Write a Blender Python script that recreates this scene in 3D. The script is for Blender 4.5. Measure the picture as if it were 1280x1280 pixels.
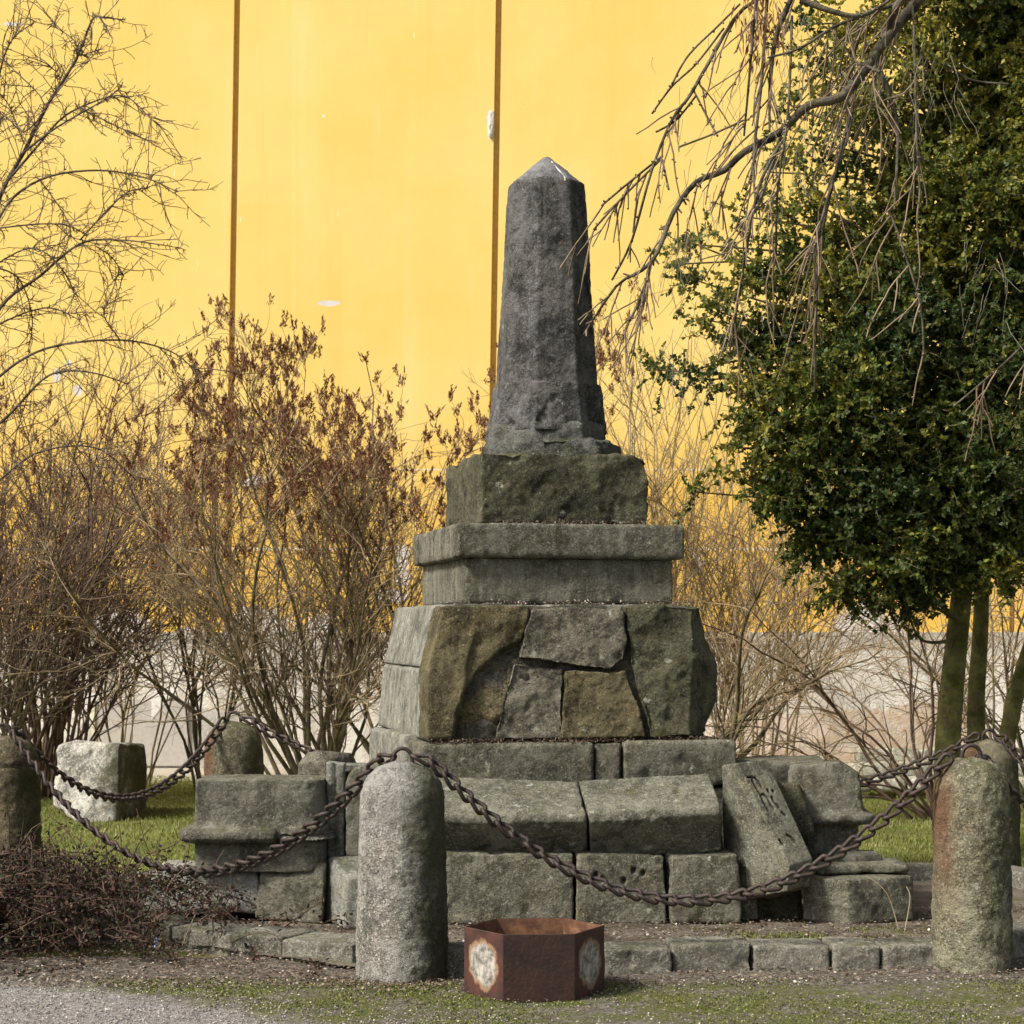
import bpy, bmesh, math, random
import numpy as np
from mathutils import Vector, Matrix, Quaternion

for o in list(bpy.data.objects):
    bpy.data.objects.remove(o, do_unlink=True)
S = bpy.context.scene
C = S.collection
R = math.radians

# ------------------------------------------------------------------ camera, light, exposure
EYE, FOC, HOR = 1.6, 2500.0, 790.0          # eye height (m), focal length (px of a 1280 picture), horizon row
cam_d = bpy.data.cameras.new('camera'); cam = bpy.data.objects.new('camera', cam_d); C.objects.link(cam)
cam.location = (0, 0, EYE); cam.rotation_euler = (R(90), 0, 0)
cam_d.sensor_width = 36; cam_d.lens = 36 * FOC / 1280
cam_d.shift_y = (HOR - 640) / 1280
cam_d.clip_end = 500
cam_d.dof.use_dof = True; cam_d.dof.focus_distance = 11.0; cam_d.dof.aperture_fstop = 7.0
S.camera = cam

SUN_AZ, SUN_EL = 60.0, 47.0                 # degrees to the left of straight behind the camera, elevation
W = bpy.data.worlds.new('World'); S.world = W; W.use_nodes = True
wn = W.node_tree.nodes; wl = W.node_tree.links
sky = wn.new('ShaderNodeTexSky'); sky.sky_type = 'NISHITA'; sky.sun_disc = False
sky.sun_elevation = R(SUN_EL); sky.sun_rotation = R(180 + SUN_AZ)
sky.air_density = 1.0; sky.dust_density = 4.0; sky.ozone_density = 0.6
bg = wn['Background']; bg.inputs['Strength'].default_value = 0.108
hz = wn.new('ShaderNodeMix'); hz.data_type = 'RGBA'; hz.inputs[0].default_value = 0.55     # thin high cloud takes the blue out of the sky
bwn = wn.new('ShaderNodeRGBToBW'); wl.new(sky.outputs[0], bwn.inputs[0])
wl.new(sky.outputs[0], hz.inputs[6]); wl.new(bwn.outputs[0], hz.inputs[7]); wl.new(hz.outputs[2], bg.inputs['Color'])
sd = bpy.data.lights.new('sun', 'SUN'); sun = bpy.data.objects.new('sun', sd); C.objects.link(sun)
sd.energy = 3.4; sd.angle = R(10.0); sd.color = (1.0, 0.95, 0.86)
az, el = R(SUN_AZ), R(SUN_EL)
tosun = Vector((-math.sin(az) * math.cos(el), -math.cos(az) * math.cos(el), math.sin(el)))
sun.rotation_euler = tosun.to_track_quat('Z', 'Y').to_euler(); sun.location = (-6, -4, 12)
S.view_settings.view_transform = 'Standard'; S.view_settings.look = 'None'
S.view_settings.gamma = 1; S.view_settings.use_curve_mapping = False
S.view_settings.exposure = 0.70

# ------------------------------------------------------------------ helpers
def P(px, py, Y):
    """point of the place seen at a picture position, at distance Y (used to survey the photograph)"""
    return Vector(((px - 640) / FOC * Y, Y, EYE - (py - HOR) / FOC * Y))

def _hash(ix, iy, iz, s):
    h = (ix * 374761393 + iy * 668265263 + iz * 2147483647 + s * 1274126177) & 0xffffffff
    h = ((h ^ (h >> 13)) * 1274126177) & 0xffffffff
    return ((h ^ (h >> 16)) & 0xffff) / 65535.0
def vnoise(p, s=0):
    i = np.floor(p).astype(np.int64); f = p - i; f = f * f * f * (f * (f * 6 - 15) + 10)
    r = 0
    for dx in (0, 1):
        wx = f[:, 0] if dx else 1 - f[:, 0]
        for dy in (0, 1):
            wy = f[:, 1] if dy else 1 - f[:, 1]
            for dz in (0, 1):
                wz = f[:, 2] if dz else 1 - f[:, 2]
                r = r + wx * wy * wz * _hash(i[:, 0] + dx, i[:, 1] + dy, i[:, 2] + dz, s)
    return r * 2 - 1
ROT = [np.array(Matrix.Rotation(0.7 + 1.1 * k, 3, Vector((0.4 + k, 0.7, 0.6 - 0.3 * k)).normalized())) for k in range(6)]
def fbm(p, s=0, octv=4, ridge=False):
    a, t, r = 1.0, 0.0, 0
    for k in range(octv):
        v = vnoise((p @ ROT[k]) * 2.03 ** k + 17.3 * k, s + k)
        r = r + a * ((0.5 - abs(v)) * 1.6 if ridge else v); t += a; a *= 0.5
    return r / t

def tag(o, label=None, cat=None, group=None, kind=None):
    if label: o['label'] = label
    if cat: o['category'] = cat
    if group: o['group'] = group
    if kind: o['kind'] = kind
    return o
def empty(name, loc=(0, 0, 0), rz=0.0):
    o = bpy.data.objects.new(name, None); C.objects.link(o)
    o.location = loc; o.rotation_euler = (0, 0, rz); o.empty_display_size = 0.2
    return o
def mkobj(name, me, mat=None, parent=None, loc=None):
    o = bpy.data.objects.new(name, me); C.objects.link(o)
    if mat and not me.materials: me.materials.append(mat)
    if parent: o.parent = parent
    if loc is not None: o.location = loc
    return o
def mesh_np(name, co, loops, nper, smooth=False):
    """co Nx3, loops flat index array, nper = verts per face"""
    me = bpy.data.meshes.new(name)
    co = np.asarray(co, dtype=np.float32); loops = np.asarray(loops, dtype=np.int32).ravel()
    nf = len(loops) // nper
    me.vertices.add(len(co)); me.vertices.foreach_set('co', co.ravel())
    me.loops.add(len(loops)); me.loops.foreach_set('vertex_index', loops)
    me.polygons.add(nf); me.polygons.foreach_set('loop_start', np.arange(nf, dtype=np.int32) * nper)
    me.polygons.foreach_set('loop_total', np.full(nf, nper, dtype=np.int32))
    me.update(calc_edges=True)
    if smooth: me.polygons.foreach_set('use_smooth', np.ones(nf, dtype=bool))
    return me

SEED = [100]
def stone_mesh(hulls, voxel=0.02, smooth=1, amp=0.008, freq=5, chip=0.012, ridge=False, hook=None, fine=0.0035):
    """weathered block: union of convex hulls, evenly remeshed, edges worn, surface broken by noise"""
    SEED[0] += 1; s = SEED[0]
    me = bpy.data.meshes.new('raw'); bm = bmesh.new()
    if not isinstance(hulls[0][0], (list, tuple, Vector)) or isinstance(hulls[0], Vector) or not hasattr(hulls[0][0], '__len__'):
        hulls = [hulls]
    for pts in hulls:
        vs = [bm.verts.new(p) for p in pts]
        g = bmesh.ops.convex_hull(bm, input=vs)
        bad = [e for e in g['geom_interior'] if isinstance(e, bmesh.types.BMVert)]
        bad += [e for e in g['geom_unused'] if isinstance(e, bmesh.types.BMVert)]
        if bad: bmesh.ops.delete(bm, geom=list(set(bad)), context='VERTS')
    bmesh.ops.recalc_face_normals(bm, faces=bm.faces)
    bm.to_mesh(me); bm.free()
    o = bpy.data.objects.new('raw', me); C.objects.link(o)
    m = o.modifiers.new('r', 'REMESH'); m.mode = 'VOXEL'; m.voxel_size = voxel
    if smooth:
        m = o.modifiers.new('s', 'SMOOTH'); m.iterations = smooth; m.factor = 0.5
    dg = bpy.context.evaluated_depsgraph_get(); dg.update()
    ev = o.evaluated_get(dg); out = bpy.data.meshes.new_from_object(ev)
    bpy.data.objects.remove(o, do_unlink=True)
    n = len(out.vertices); co = np.empty(n * 3, np.float32); out.vertices.foreach_get('co', co); co = co.reshape(n, 3).astype(np.float64)
    no = np.empty(n * 3, np.float32); out.vertices.foreach_get('normal', no); no = no.reshape(n, 3).astype(np.float64)
    if ridge:                           # conchoidal flake scars: shallow cups meeting in crisp arrises
        rs = np.random.default_rng(s); sz = 0.85 / freq; lo_, hi_ = co.min(0), co.max(0); ns = int(min(220, max(12, np.prod((hi_ - lo_) / sz + 1) * 0.9)))
        sp = rs.uniform(lo_ - sz * 0.3, hi_ + sz * 0.3, (ns, 3)); wgt = rs.uniform(0.4, 1.3, ns); off = rs.uniform(-0.35, 0.35, ns); gr = rs.normal(size=(ns, 3)) * 0.5
        cw = co + np.stack([fbm(co * freq * 1.3, s + 20 + q_, 3) for q_ in range(3)], 1) * sz * 0.35
        best = np.full(n, 9.0); val = np.zeros(n)
        for q_ in range(ns):
            rel = (cw - sp[q_]) / sz; f1 = (rel ** 2).sum(1) * wgt[q_] + off[q_] + rel @ gr[q_] * 0.5
            best = np.minimum(best, f1)
        base = np.clip(best, -0.6, 1.2) * 0.9 - 0.35 + 0.25 * fbm(co * freq * 3, s, 4)
    else:
        base = fbm(co * freq, s, 4)
    d = amp * base + fine * fbm(co * 38, s + 50, 2)
    d = d - chip * np.clip(fbm(co * 7, s + 9, 3) - 0.25, 0, 1) * 3
    hv = hook(co, no) if hook is not None else 0
    if hook is not None and hv.ndim == 1: d = d + hv; hv = 0
    co = co + no * d[:, None] + hv
    out.vertices.foreach_set('co', co.astype(np.float32).ravel()); out.update()
    out.polygons.foreach_set('use_smooth', np.ones(len(out.polygons), dtype=bool))
    return out

def shift(hull, org):
    return [tuple(Vector(p) - org) for p in hull]
def loose(name, pts, mat, label, cat, group=None, **kw):
    """a loose stone standing on its own: object origin at the base centre"""
    hulls = pts if isinstance(pts[0], list) else [pts]
    allp = [Vector(p) for h in hulls for p in h]
    org = Vector((sum(p.x for p in allp) / len(allp), sum(p.y for p in allp) / len(allp), min(p.z for p in allp)))
    h = kw.pop('hook', None)
    hook = (lambda co, no: h(co + np.array(org), no)) if h else None
    me = stone_mesh([shift(x, org) for x in hulls], hook=hook, **kw)
    return tag(mkobj(name, me, mat, None, org), label, cat, group)
def front_box(poly, Y, dep, yaw=0.0):
    """block whose front outline is poly (surveyed at distance Y), depth dep; yaw tilts the front: dY per metre of X"""
    f = []; x0 = (poly[0][0] - 640) / FOC * Y
    for px, py in poly:
        k = (px - 640) / FOC; yy = (Y - yaw * x0) / (1 - yaw * k)
        f.append(P(px, py, yy))
    return f + [p + Vector((-dep * yaw, dep, 0)) for p in f]

# ------------------------------------------------------------------ materials
def newmat(name):
    m = bpy.data.materials.new(name); m.use_nodes = True
    return m, m.node_tree.nodes, m.node_tree.links, m.node_tree.nodes['Principled BSDF']
class NT:
    def __init__(s, m): s.n = m.node_tree.nodes; s.l = m.node_tree.links
    def _set(s, sock, v):
        if hasattr(v, 'is_linked') or isinstance(v, bpy.types.NodeSocket): s.l.new(v, sock)
        elif v is not None:
            sock.default_value = v
    def math(s, op, a, b=None, c=None, clamp=False):
        n = s.n.new('ShaderNodeMath'); n.operation = op; n.use_clamp = clamp
        s._set(n.inputs[0], a)
        if b is not None: s._set(n.inputs[1], b)
        if c is not None: s._set(n.inputs[2], c)
        return n.outputs[0]
    def vmath(s, op, a, b=None):
        n = s.n.new('ShaderNodeVectorMath'); n.operation = op
        s._set(n.inputs[0], a)
        if b is not None: s._set(n.inputs[1], b)
        return n.outputs[0]
    def noise(s, vec, scale, detail=6, rough=0.6, dist=0.0):
        n = s.n.new('ShaderNodeTexNoise'); n.inputs['Scale'].default_value = scale
        n.inputs['Detail'].default_value = detail; n.inputs['Roughness'].default_value = rough
        n.inputs['Distortion'].default_value = dist
        s.l.new(vec, n.inputs['Vector']); return n.outputs['Fac']
    def voro(s, vec, scale, feature='F1'):
        n = s.n.new('ShaderNodeTexVoronoi'); n.feature = feature; n.inputs['Scale'].default_value = scale
        s.l.new(vec, n.inputs['Vector']); return n
    def map(s, v, a, b, c=0.0, d=1.0, smooth=True):
        n = s.n.new('ShaderNodeMapRange'); n.interpolation_type = 'SMOOTHSTEP' if smooth else 'LINEAR'
        s._set(n.inputs[0], v); n.inputs[1].default_value = a; n.inputs[2].default_value = b
        n.inputs[3].default_value = c; n.inputs[4].default_value = d; return n.outputs[0]
    def mix(s, f, a, b, mode='MIX'):
        n = s.n.new('ShaderNodeMix'); n.data_type = 'RGBA'; n.blend_type = mode
        s._set(n.inputs[0], f)
        for i, v in ((6, a), (7, b)):
            if isinstance(v, tuple): n.inputs[i].default_value = (*v[:3], 1)
            else: s.l.new(v, n.inputs[i])
        return n.outputs[2]
    def coord(s, rnd=True):
        t = s.n.new('ShaderNodeTexCoord').outputs['Object']
        if not rnd: return t
        oi = s.n.new('ShaderNodeObjectInfo')
        k = s.math('MULTIPLY', oi.outputs['Random'], 37.0)
        return s.vmath('ADD', t, k)
    def stretch(s, v, x, y, z):
        n = s.n.new('ShaderNodeMapping'); n.inputs['Scale'].default_value = (x, y, z)
        s.l.new(v, n.inputs['Vector']); return n.outputs[0]
    def xyz(s, v):
        n = s.n.new('ShaderNodeSeparateXYZ'); s.l.new(v, n.inputs[0]); return n.outputs
    def bump(s, bs, h, strength, dist):
        n = s.n.new('ShaderNodeBump'); n.inputs['Strength'].default_value = strength; n.inputs['Distance'].default_value = dist
        s.l.new(h, n.inputs['Height']); s.l.new(n.outputs[0], bs.inputs['Normal']); return n

def stone_mat(name, dark, light, moss=0.3, lichen=0.3, streak=0.3, bump=0.6, scale=1.0, rust=None, algae_shade=None, warm=(0.16, 0.12, 0.07), grain=1.0, pale=None, dirt_shade=False):
    m, n, l, b = newmat(name); t = NT(m)
    v = t.coord(); ov = t.coord(False)
    n1 = t.noise(v, 2.6 * scale, 9, 0.62, 0.4)
    n2 = t.noise(v, 16 * scale, 6, 0.65)
    n3 = t.noise(v, 95 * scale, 3, 0.6)
    col = t.mix(t.map(n1, 0.32, 0.68), dark, light)
    col = t.mix(t.math('MULTIPLY', t.map(t.noise(v, 5.5 * scale, 5, 0.6), 0.52, 0.72), 0.55), col, warm)
    grey = tuple(min(1, c * 1.55 + 0.02) for c in light)
    col = t.mix(t.math('MULTIPLY', t.map(n2, 0.50, 0.74), 0.55), col, grey)
    dk = tuple(c * 0.45 for c in dark)
    col = t.mix(t.math('MULTIPLY', t.map(n2, 0.46, 0.28), 0.6), col, dk)
    col = t.mix(t.math('MULTIPLY', t.map(n3, 0.53, 0.72), min(0.9, 0.55 * grain)), col, tuple(min(1, c * 2.2 + 0.03) for c in light))
    col = t.mix(t.math('MULTIPLY', t.map(n3, 0.46, 0.28), min(0.95, 0.65 * grain)), col, dk)
    pt = t.noise(v, 4.3 * scale, 8, 0.72, 0.6)
    col = t.mix(t.math('MULTIPLY', t.map(pt, 0.53, 0.60), 0.6), col, tuple(c * 1.35 for c in light))
    col = t.mix(t.math('MULTIPLY', t.map(pt, 0.46, 0.39), 0.75), col, tuple(c * 0.75 for c in dark))
    col = t.mix(t.math('MULTIPLY', t.map(t.noise(v, 34 * scale, 6, 0.8), 0.53, 0.63), 0.5), col, tuple(c * 1.8 + 0.015 for c in light))
    if streak:
        sv = t.stretch(v, 14, 14, 0.9)
        sn = t.noise(sv, 1.0, 5, 0.6)
        nz = t.xyz(n.new('ShaderNodeNewGeometry').outputs['Normal'])[2]
        vert = t.map(t.math('ABSOLUTE', nz), 0.6, 0.2)
        col = t.mix(t.math('MULTIPLY', t.math('MULTIPLY', t.map(sn, 0.5, 0.72), streak), vert), col, grey)
        col = t.mix(t.math('MULTIPLY', t.math('MULTIPLY', t.map(sn, 0.48, 0.3), streak), vert), col, dk)
    if moss:
        nz = t.xyz(n.new('ShaderNodeNewGeometry').outputs['Normal'])[2]
        k = t.math('ADD', t.noise(v, 7, 6, 0.7), t.math('MULTIPLY', nz, 0.10))
        mc = t.mix(t.noise(v, 60, 2), (0.045, 0.055, 0.014), (0.105, 0.11, 0.03))
        col = t.mix(t.math('MULTIPLY', t.map(k, 0.70 - moss * 0.3, 0.86 - moss * 0.3), 0.6), col, mc)
    if pale:
        zz = t.xyz(ov)[2]
        k = t.math('MULTIPLY', t.map(zz, pale[0], pale[1]), t.map(t.noise(v, 9, 6, 0.65), 0.35, 0.6))
        col = t.mix(t.math('MULTIPLY', k, 0.75), col, pale[2])
    if rust:
        x, y, z = t.xyz(ov)
        rx = t.math('MULTIPLY', x, rust[0]); ry = t.math('MULTIPLY', y, rust[1])
        side = t.math('ADD', rx, ry)
        k = t.math('ADD', side, t.math('MULTIPLY', t.math('SUBTRACT', t.noise(t.stretch(v, 6, 6, 1.2), 1.5, 5), 0.5), 0.9))
        k = t.math('MULTIPLY', t.map(k, rust[2], rust[2] + 0.45), t.map(z, rust[3], rust[4]))
        rc = t.mix(t.noise(v, 25, 4), (0.085, 0.030, 0.012), (0.22, 0.105, 0.050))
        col = t.mix(t.math('MULTIPLY', k, 0.85), col, rc)
    if algae_shade:  # one-sided algae green; partly paints the dark side's shade into the colour
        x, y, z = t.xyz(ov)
        side = t.math('ADD', t.math('MULTIPLY', x, algae_shade[0]), t.math('MULTIPLY', y, algae_shade[1]))
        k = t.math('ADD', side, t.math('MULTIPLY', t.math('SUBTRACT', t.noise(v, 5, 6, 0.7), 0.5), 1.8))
        k = t.map(k, algae_shade[2] - 0.3, algae_shade[2] + 0.4)
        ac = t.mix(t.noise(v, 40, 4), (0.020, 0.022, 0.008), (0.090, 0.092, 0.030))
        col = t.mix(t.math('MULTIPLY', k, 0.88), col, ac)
    if lichen:
        dv = t.vmath('ADD', v, t.vmath('SCALE', v))
        nn = n.new('ShaderNodeTexNoise'); nn.inputs['Scale'].default_value = 30; nn.inputs['Detail'].default_value = 5; nn.inputs['Roughness'].default_value = 0.7; l.new(v, nn.inputs['Vector'])
        sc = n.new('ShaderNodeVectorMath'); sc.operation = 'SCALE'; sc.inputs[3].default_value = 0.11
        l.new(nn.outputs['Color'], sc.inputs[0]); dv = t.vmath('ADD', v, sc.outputs[0])
        vo = t.voro(dv, 13); r1 = t.xyz(vo.outputs['Color'])[0]
        big = t.math('MULTIPLY', t.map(vo.outputs['Distance'], 0.30, 0.16), t.map(r1, 1 - 0.16 * lichen, 1 - 0.16 * lichen + 0.02))
        vo2 = t.voro(dv, 42); r2 = t.xyz(vo2.outputs['Color'])[0]
        sm = t.math('MULTIPLY', t.map(vo2.outputs['Distance'], 0.32, 0.2), t.map(r2, 1 - 0.10 * lichen, 1 - 0.10 * lichen + 0.02))
        k = t.math('MAXIMUM', big, sm, clamp=True)
        lc = t.mix(t.noise(v, 50, 3), (0.30, 0.32, 0.24), (0.50, 0.50, 0.42))
        col = t.mix(t.math('MULTIPLY', k, 0.8), col, lc)
    if dirt_shade:  # shadow of the carved strokes painted in as a dirt-dark colour
        at = n.new('ShaderNodeAttribute'); at.attribute_name = 'dirt_shade'
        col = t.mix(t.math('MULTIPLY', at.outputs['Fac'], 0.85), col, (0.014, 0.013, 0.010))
    l.new(col, b.inputs['Base Color'])
    b.inputs['Roughness'].default_value = 0.92; b.inputs['Specular IOR Level'].default_value = 0.25
    pn = t.noise(v, 48 * scale, 3, 0.6)
    h = t.math('ADD', t.math('MULTIPLY', n2, 0.7), t.math('MULTIPLY', n3, 0.30 * grain))
    h = t.math('ADD', h, t.math('MULTIPLY', t.noise(v, 30 * scale, 8, 0.8), 0.8))
    h = t.math('SUBTRACT', h, t.math('MULTIPLY', t.map(pn, 0.60, 0.70), 0.5))
    h = t.math('ADD', h, t.math('MULTIPLY', t.noise(v, 210, 2, 0.5), 0.12))
    t.bump(b, h, min(1, bump * 1.35), 0.032)
    return m

M = {}
M['shaft'] = stone_mat('sooty_sandstone', (0.026, 0.025, 0.024), (0.145, 0.138, 0.130), moss=0.05, lichen=0.25, streak=0.45, bump=0.75, warm=(0.05, 0.045, 0.04))
M['tip'] = stone_mat('pale_grey_tip', (0.075, 0.073, 0.072), (0.155, 0.152, 0.15), moss=0.0, lichen=0.1, streak=0.2, bump=0.4, warm=(0.11, 0.105, 0.10))
M['foot'] = stone_mat('broken_foot_stone', (0.035, 0.036, 0.028), (0.13, 0.128, 0.11), moss=0.4, lichen=0.3, streak=0.0, bump=0.9, warm=(0.12, 0.10, 0.06), pale=(2.66, 2.9, (0.17, 0.17, 0.16)))
M['rough'] = stone_mat('broken_sandstone', (0.030, 0.030, 0.018), (0.115, 0.108, 0.066), moss=0.5, lichen=0.35, streak=0.2, bump=0.9, warm=(0.12, 0.09, 0.05))
M['dressed'] = stone_mat('dressed_sandstone', (0.062, 0.059, 0.043), (0.158, 0.150, 0.115), moss=0.35, lichen=0.25, streak=0.45, bump=0.55, warm=(0.13, 0.105, 0.06))
M['dressed_pale'] = stone_mat('dressed_pale_sandstone', (0.11, 0.108, 0.085), (0.22, 0.215, 0.18), moss=0.35, lichen=0.3, streak=0.6, bump=0.45, warm=(0.18, 0.16, 0.10))
M['brown'] = stone_mat('brown_sandstone', (0.040, 0.034, 0.016), (0.160, 0.135, 0.072), moss=0.35, lichen=0.3, streak=0.15, bump=0.8, warm=(0.17, 0.12, 0.055))
M['lilac'] = stone_mat('grey_rubble_stone', (0.055, 0.050, 0.036), (0.185, 0.168, 0.125), moss=0.3, lichen=0.5, streak=0.1, bump=0.8, warm=(0.13, 0.10, 0.06))
M['base'] = stone_mat('green_grey_sandstone', (0.066, 0.063, 0.044), (0.178, 0.170, 0.125), moss=0.3, lichen=0.7, streak=0.2, bump=0.6, warm=(0.15, 0.125, 0.06))
M['carved'] = stone_mat('carved_sandstone', (0.072, 0.070, 0.050), (0.190, 0.182, 0.135), moss=0.3, lichen=0.5, streak=0.1, bump=0.5, warm=(0.15, 0.125, 0.06), dirt_shade=True)
M['coping'] = stone_mat('lichened_coping_stone', (0.080, 0.078, 0.056), (0.185, 0.178, 0.135), moss=0.3, lichen=1.3, streak=0.1, bump=0.6, warm=(0.15, 0.125, 0.07))
M['kerb'] = stone_mat('kerb_stone', (0.10, 0.095, 0.075), (0.25, 0.235, 0.19), moss=0.45, lichen=0.4, streak=0.1, bump=0.6, warm=(0.17, 0.14, 0.09))
M['slab'] = stone_mat('pale_slab_stone', (0.17, 0.165, 0.14), (0.34, 0.33, 0.29), moss=0.3, lichen=0.3, streak=0.2, bump=0.5, warm=(0.24, 0.2, 0.14))
M['core'] = stone_mat('old_mortar', (0.03, 0.028, 0.02), (0.10, 0.09, 0.07), moss=0.3, lichen=0.0, streak=0.0, bump=1.0)
M['lawnstone'] = stone_mat('mottled_lawn_stone', (0.17, 0.16, 0.13), (0.58, 0.55, 0.48), moss=0.15, lichen=0.3, streak=0.0, bump=0.8, warm=(0.30, 0.24, 0.16), algae_shade=(2.4, 0.0, 0.35))
G1 = ((0.15, 0.145, 0.12), (0.36, 0.34, 0.30))
M['granite_a'] = stone_mat('rough_granite', *G1, moss=0.1, lichen=0.3, streak=0.15, bump=0.9, grain=1.6, algae_shade=(4.2, -0.6, 0.30), pale=(0.55, 0.95, (0.44, 0.42, 0.39)), warm=(0.28, 0.21, 0.16))  # algae green here also stands for shade on the right side
M['granite_b'] = stone_mat('rust_stained_granite', (0.115, 0.108, 0.062), (0.28, 0.265, 0.18), moss=0.4, lichen=0.2, streak=0.15, bump=0.9, grain=1.4, rust=(-4.6, -1.0, 0.42, 0.05, 0.75), algae_shade=(3.0, -1.0, 0.62), warm=(0.26, 0.17, 0.12))
M['granite_c'] = stone_mat('green_granite', (0.085, 0.078, 0.05), (0.22, 0.195, 0.13), moss=0.45, lichen=0.2, streak=0.15, bump=0.9, grain=1.2, rust=(-4.2, -1.2, 0.40, 0.0, 0.5), algae_shade=(3.0, -1.0, 0.45))
M['granite_d'] = stone_mat('brown_granite', (0.075, 0.06, 0.035), (0.21, 0.17, 0.105), moss=0.3, lichen=0.1, streak=0.25, bump=0.8, grain=1.0, algae_shade=(3.4, -0.6, 0.45))

def metal_mat(name, a, b_, c_, rough, met, bump):
    m, n, l, b = newmat(name); t = NT(m); v = t.coord()
    n1 = t.noise(v, 30, 6, 0.7); n2 = t.noise(v, 120, 3)
    col = t.mix(t.map(n1, 0.35, 0.6), a, b_); col = t.mix(t.map(n2, 0.55, 0.75), col, c_)
    l.new(col, b.inputs['Base Color']); b.inputs['Metallic'].default_value = met; b.inputs['Roughness'].default_value = rough
    t.bump(b, t.math('ADD', n1, n2), bump, 0.004); return m
M['iron'] = metal_mat('rusty_iron', (0.020, 0.015, 0.013), (0.050, 0.032, 0.025), (0.095, 0.052, 0.034), 0.6, 0.2, 0.6)

def plant_mat(name, a, b_, scale=8, rough=0.85, c_=None, bmp=0):
    m, n, l, b = newmat(name); t = NT(m); v = t.coord()
    col = t.mix(t.map(t.noise(v, scale, 4), 0.35, 0.65), a, b_)
    if c_: col = t.mix(t.map(t.noise(v, scale * 3.1, 3), 0.52, 0.66), col, c_)
    l.new(col, b.inputs['Base Color']); b.inputs['Roughness'].default_value = rough
    b.inputs['Specular IOR Level'].default_value = 0.2
    if bmp: t.bump(b, t.math('ADD', t.noise(t.stretch(v, 1, 1, 0.25), 34, 5, 0.7), t.noise(v, 90, 3)), bmp, 0.02)
    return m
M['bark_shrub'] = plant_mat('shrub_bark', (0.070, 0.052, 0.032), (0.19, 0.15, 0.095), 6, c_=(0.16, 0.15, 0.06))
M['twig'] = plant_mat('shrub_twig', (0.17, 0.115, 0.06), (0.36, 0.27, 0.16), 5)
M['twig_dark'] = plant_mat('dark_twig', (0.075, 0.048, 0.035), (0.19, 0.13, 0.09), 5)
M['twig_pale'] = plant_mat('pale_twig', (0.22, 0.16, 0.08), (0.44, 0.34, 0.19), 4)
M['seed'] = plant_mat('seed_head', (0.075, 0.030, 0.015), (0.19, 0.085, 0.040), 9, c_=(0.24, 0.15, 0.10))
M['ash'] = plant_mat('ash_bark', (0.040, 0.034, 0.026), (0.155, 0.13, 0.10), 9, c_=(0.11, 0.11, 0.05), bmp=0.7)
M['ash_twig'] = plant_mat('ash_twig', (0.13, 0.09, 0.055), (0.28, 0.21, 0.14), 7)
M['mossy_bark'] = plant_mat('mossy_bark', (0.09, 0.09, 0.024), (0.25, 0.23, 0.075), 7, c_=(0.17, 0.13, 0.075), bmp=0.9)
M['wisp'] = plant_mat('dry_wisp', (0.22, 0.19, 0.14), (0.34, 0.30, 0.24), 6)
M['thorn'] = plant_mat('thorn_bark', (0.045, 0.035, 0.028), (0.13, 0.105, 0.08), 6)
M['thorn_twig'] = plant_mat('thorn_twig', (0.09, 0.06, 0.04), (0.20, 0.15, 0.10), 5)
M['bramble_stem'] = plant_mat('bramble_stem', (0.045, 0.026, 0.020), (0.15, 0.09, 0.065), 6)
M['dry_grass'] = plant_mat('dry_grass_stem', (0.34, 0.25, 0.14), (0.5, 0.4, 0.25), 6)

def leaf_mat(name, cols, trans=0.25, rough=0.55):
    """colour picked per leaf from the mesh attribute 'tone' (0..1)"""
    m, n, l, b = newmat(name); t = NT(m)
    at = n.new('ShaderNodeAttribute'); at.attribute_name = 'tone'
    rp = n.new('ShaderNodeValToRGB'); e = rp.color_ramp.elements
    e[0].position = cols[0][0]; e[0].color = (*cols[0][1], 1); e[1].position = cols[-1][0]; e[1].color = (*cols[-1][1], 1)
    for p, c in cols[1:-1]:
        x = e.new(p); x.color = (*c, 1)
    l.new(at.outputs['Fac'], rp.inputs[0]); l.new(rp.outputs[0], b.inputs['Base Color'])
    b.inputs['Roughness'].default_value = rough; b.inputs['Specular IOR Level'].default_value = 0.35
    tr = n.new('ShaderNodeBsdfTranslucent'); l.new(rp.outputs[0], tr.inputs[0])
    mx = n.new('ShaderNodeMixShader'); mx.inputs[0].default_value = trans
    l.new(b.outputs[0], mx.inputs[1]); l.new(tr.outputs[0], mx.inputs[2]); l.new(mx.outputs[0], n['Material Output'].inputs[0])
    return m
M['leaf'] = leaf_mat('evergreen_leaf', [(0, (0.020, 0.040, 0.012)), (0.4, (0.050, 0.085, 0.018)), (0.7, (0.13, 0.155, 0.024)), (1, (0.32, 0.28, 0.04))], 0.35)
M['litter'] = leaf_mat('dry_litter', [(0, (0.045, 0.022, 0.014)), (0.4, (0.10, 0.065, 0.042)), (0.7, (0.18, 0.135, 0.095)), (0.88, (0.32, 0.27, 0.21)), (1, (0.62, 0.58, 0.52))], 0.05, 0.9)
M['bramble_leaf'] = leaf_mat('bramble_leaf', [(0, (0.014, 0.012, 0.008)), (0.45, (0.050, 0.032, 0.022)), (0.62, (0.13, 0.070, 0.045)), (0.72, (0.035, 0.045, 0.016)), (1, (0.055, 0.070, 0.022))], 0.1, 0.8)
M['grass'] = leaf_mat('lawn_grass', [(0, (0.12, 0.11, 0.035)), (0.45, (0.18, 0.22, 0.045)), (0.8, (0.27, 0.30, 0.08)), (1, (0.38, 0.34, 0.18))], 0.3, 0.7)
M['moss'] = leaf_mat('green_moss', [(0, (0.06, 0.062, 0.020)), (0.6, (0.13, 0.155, 0.028)), (1, (0.21, 0.225, 0.05))], 0.1, 0.9)
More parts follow.
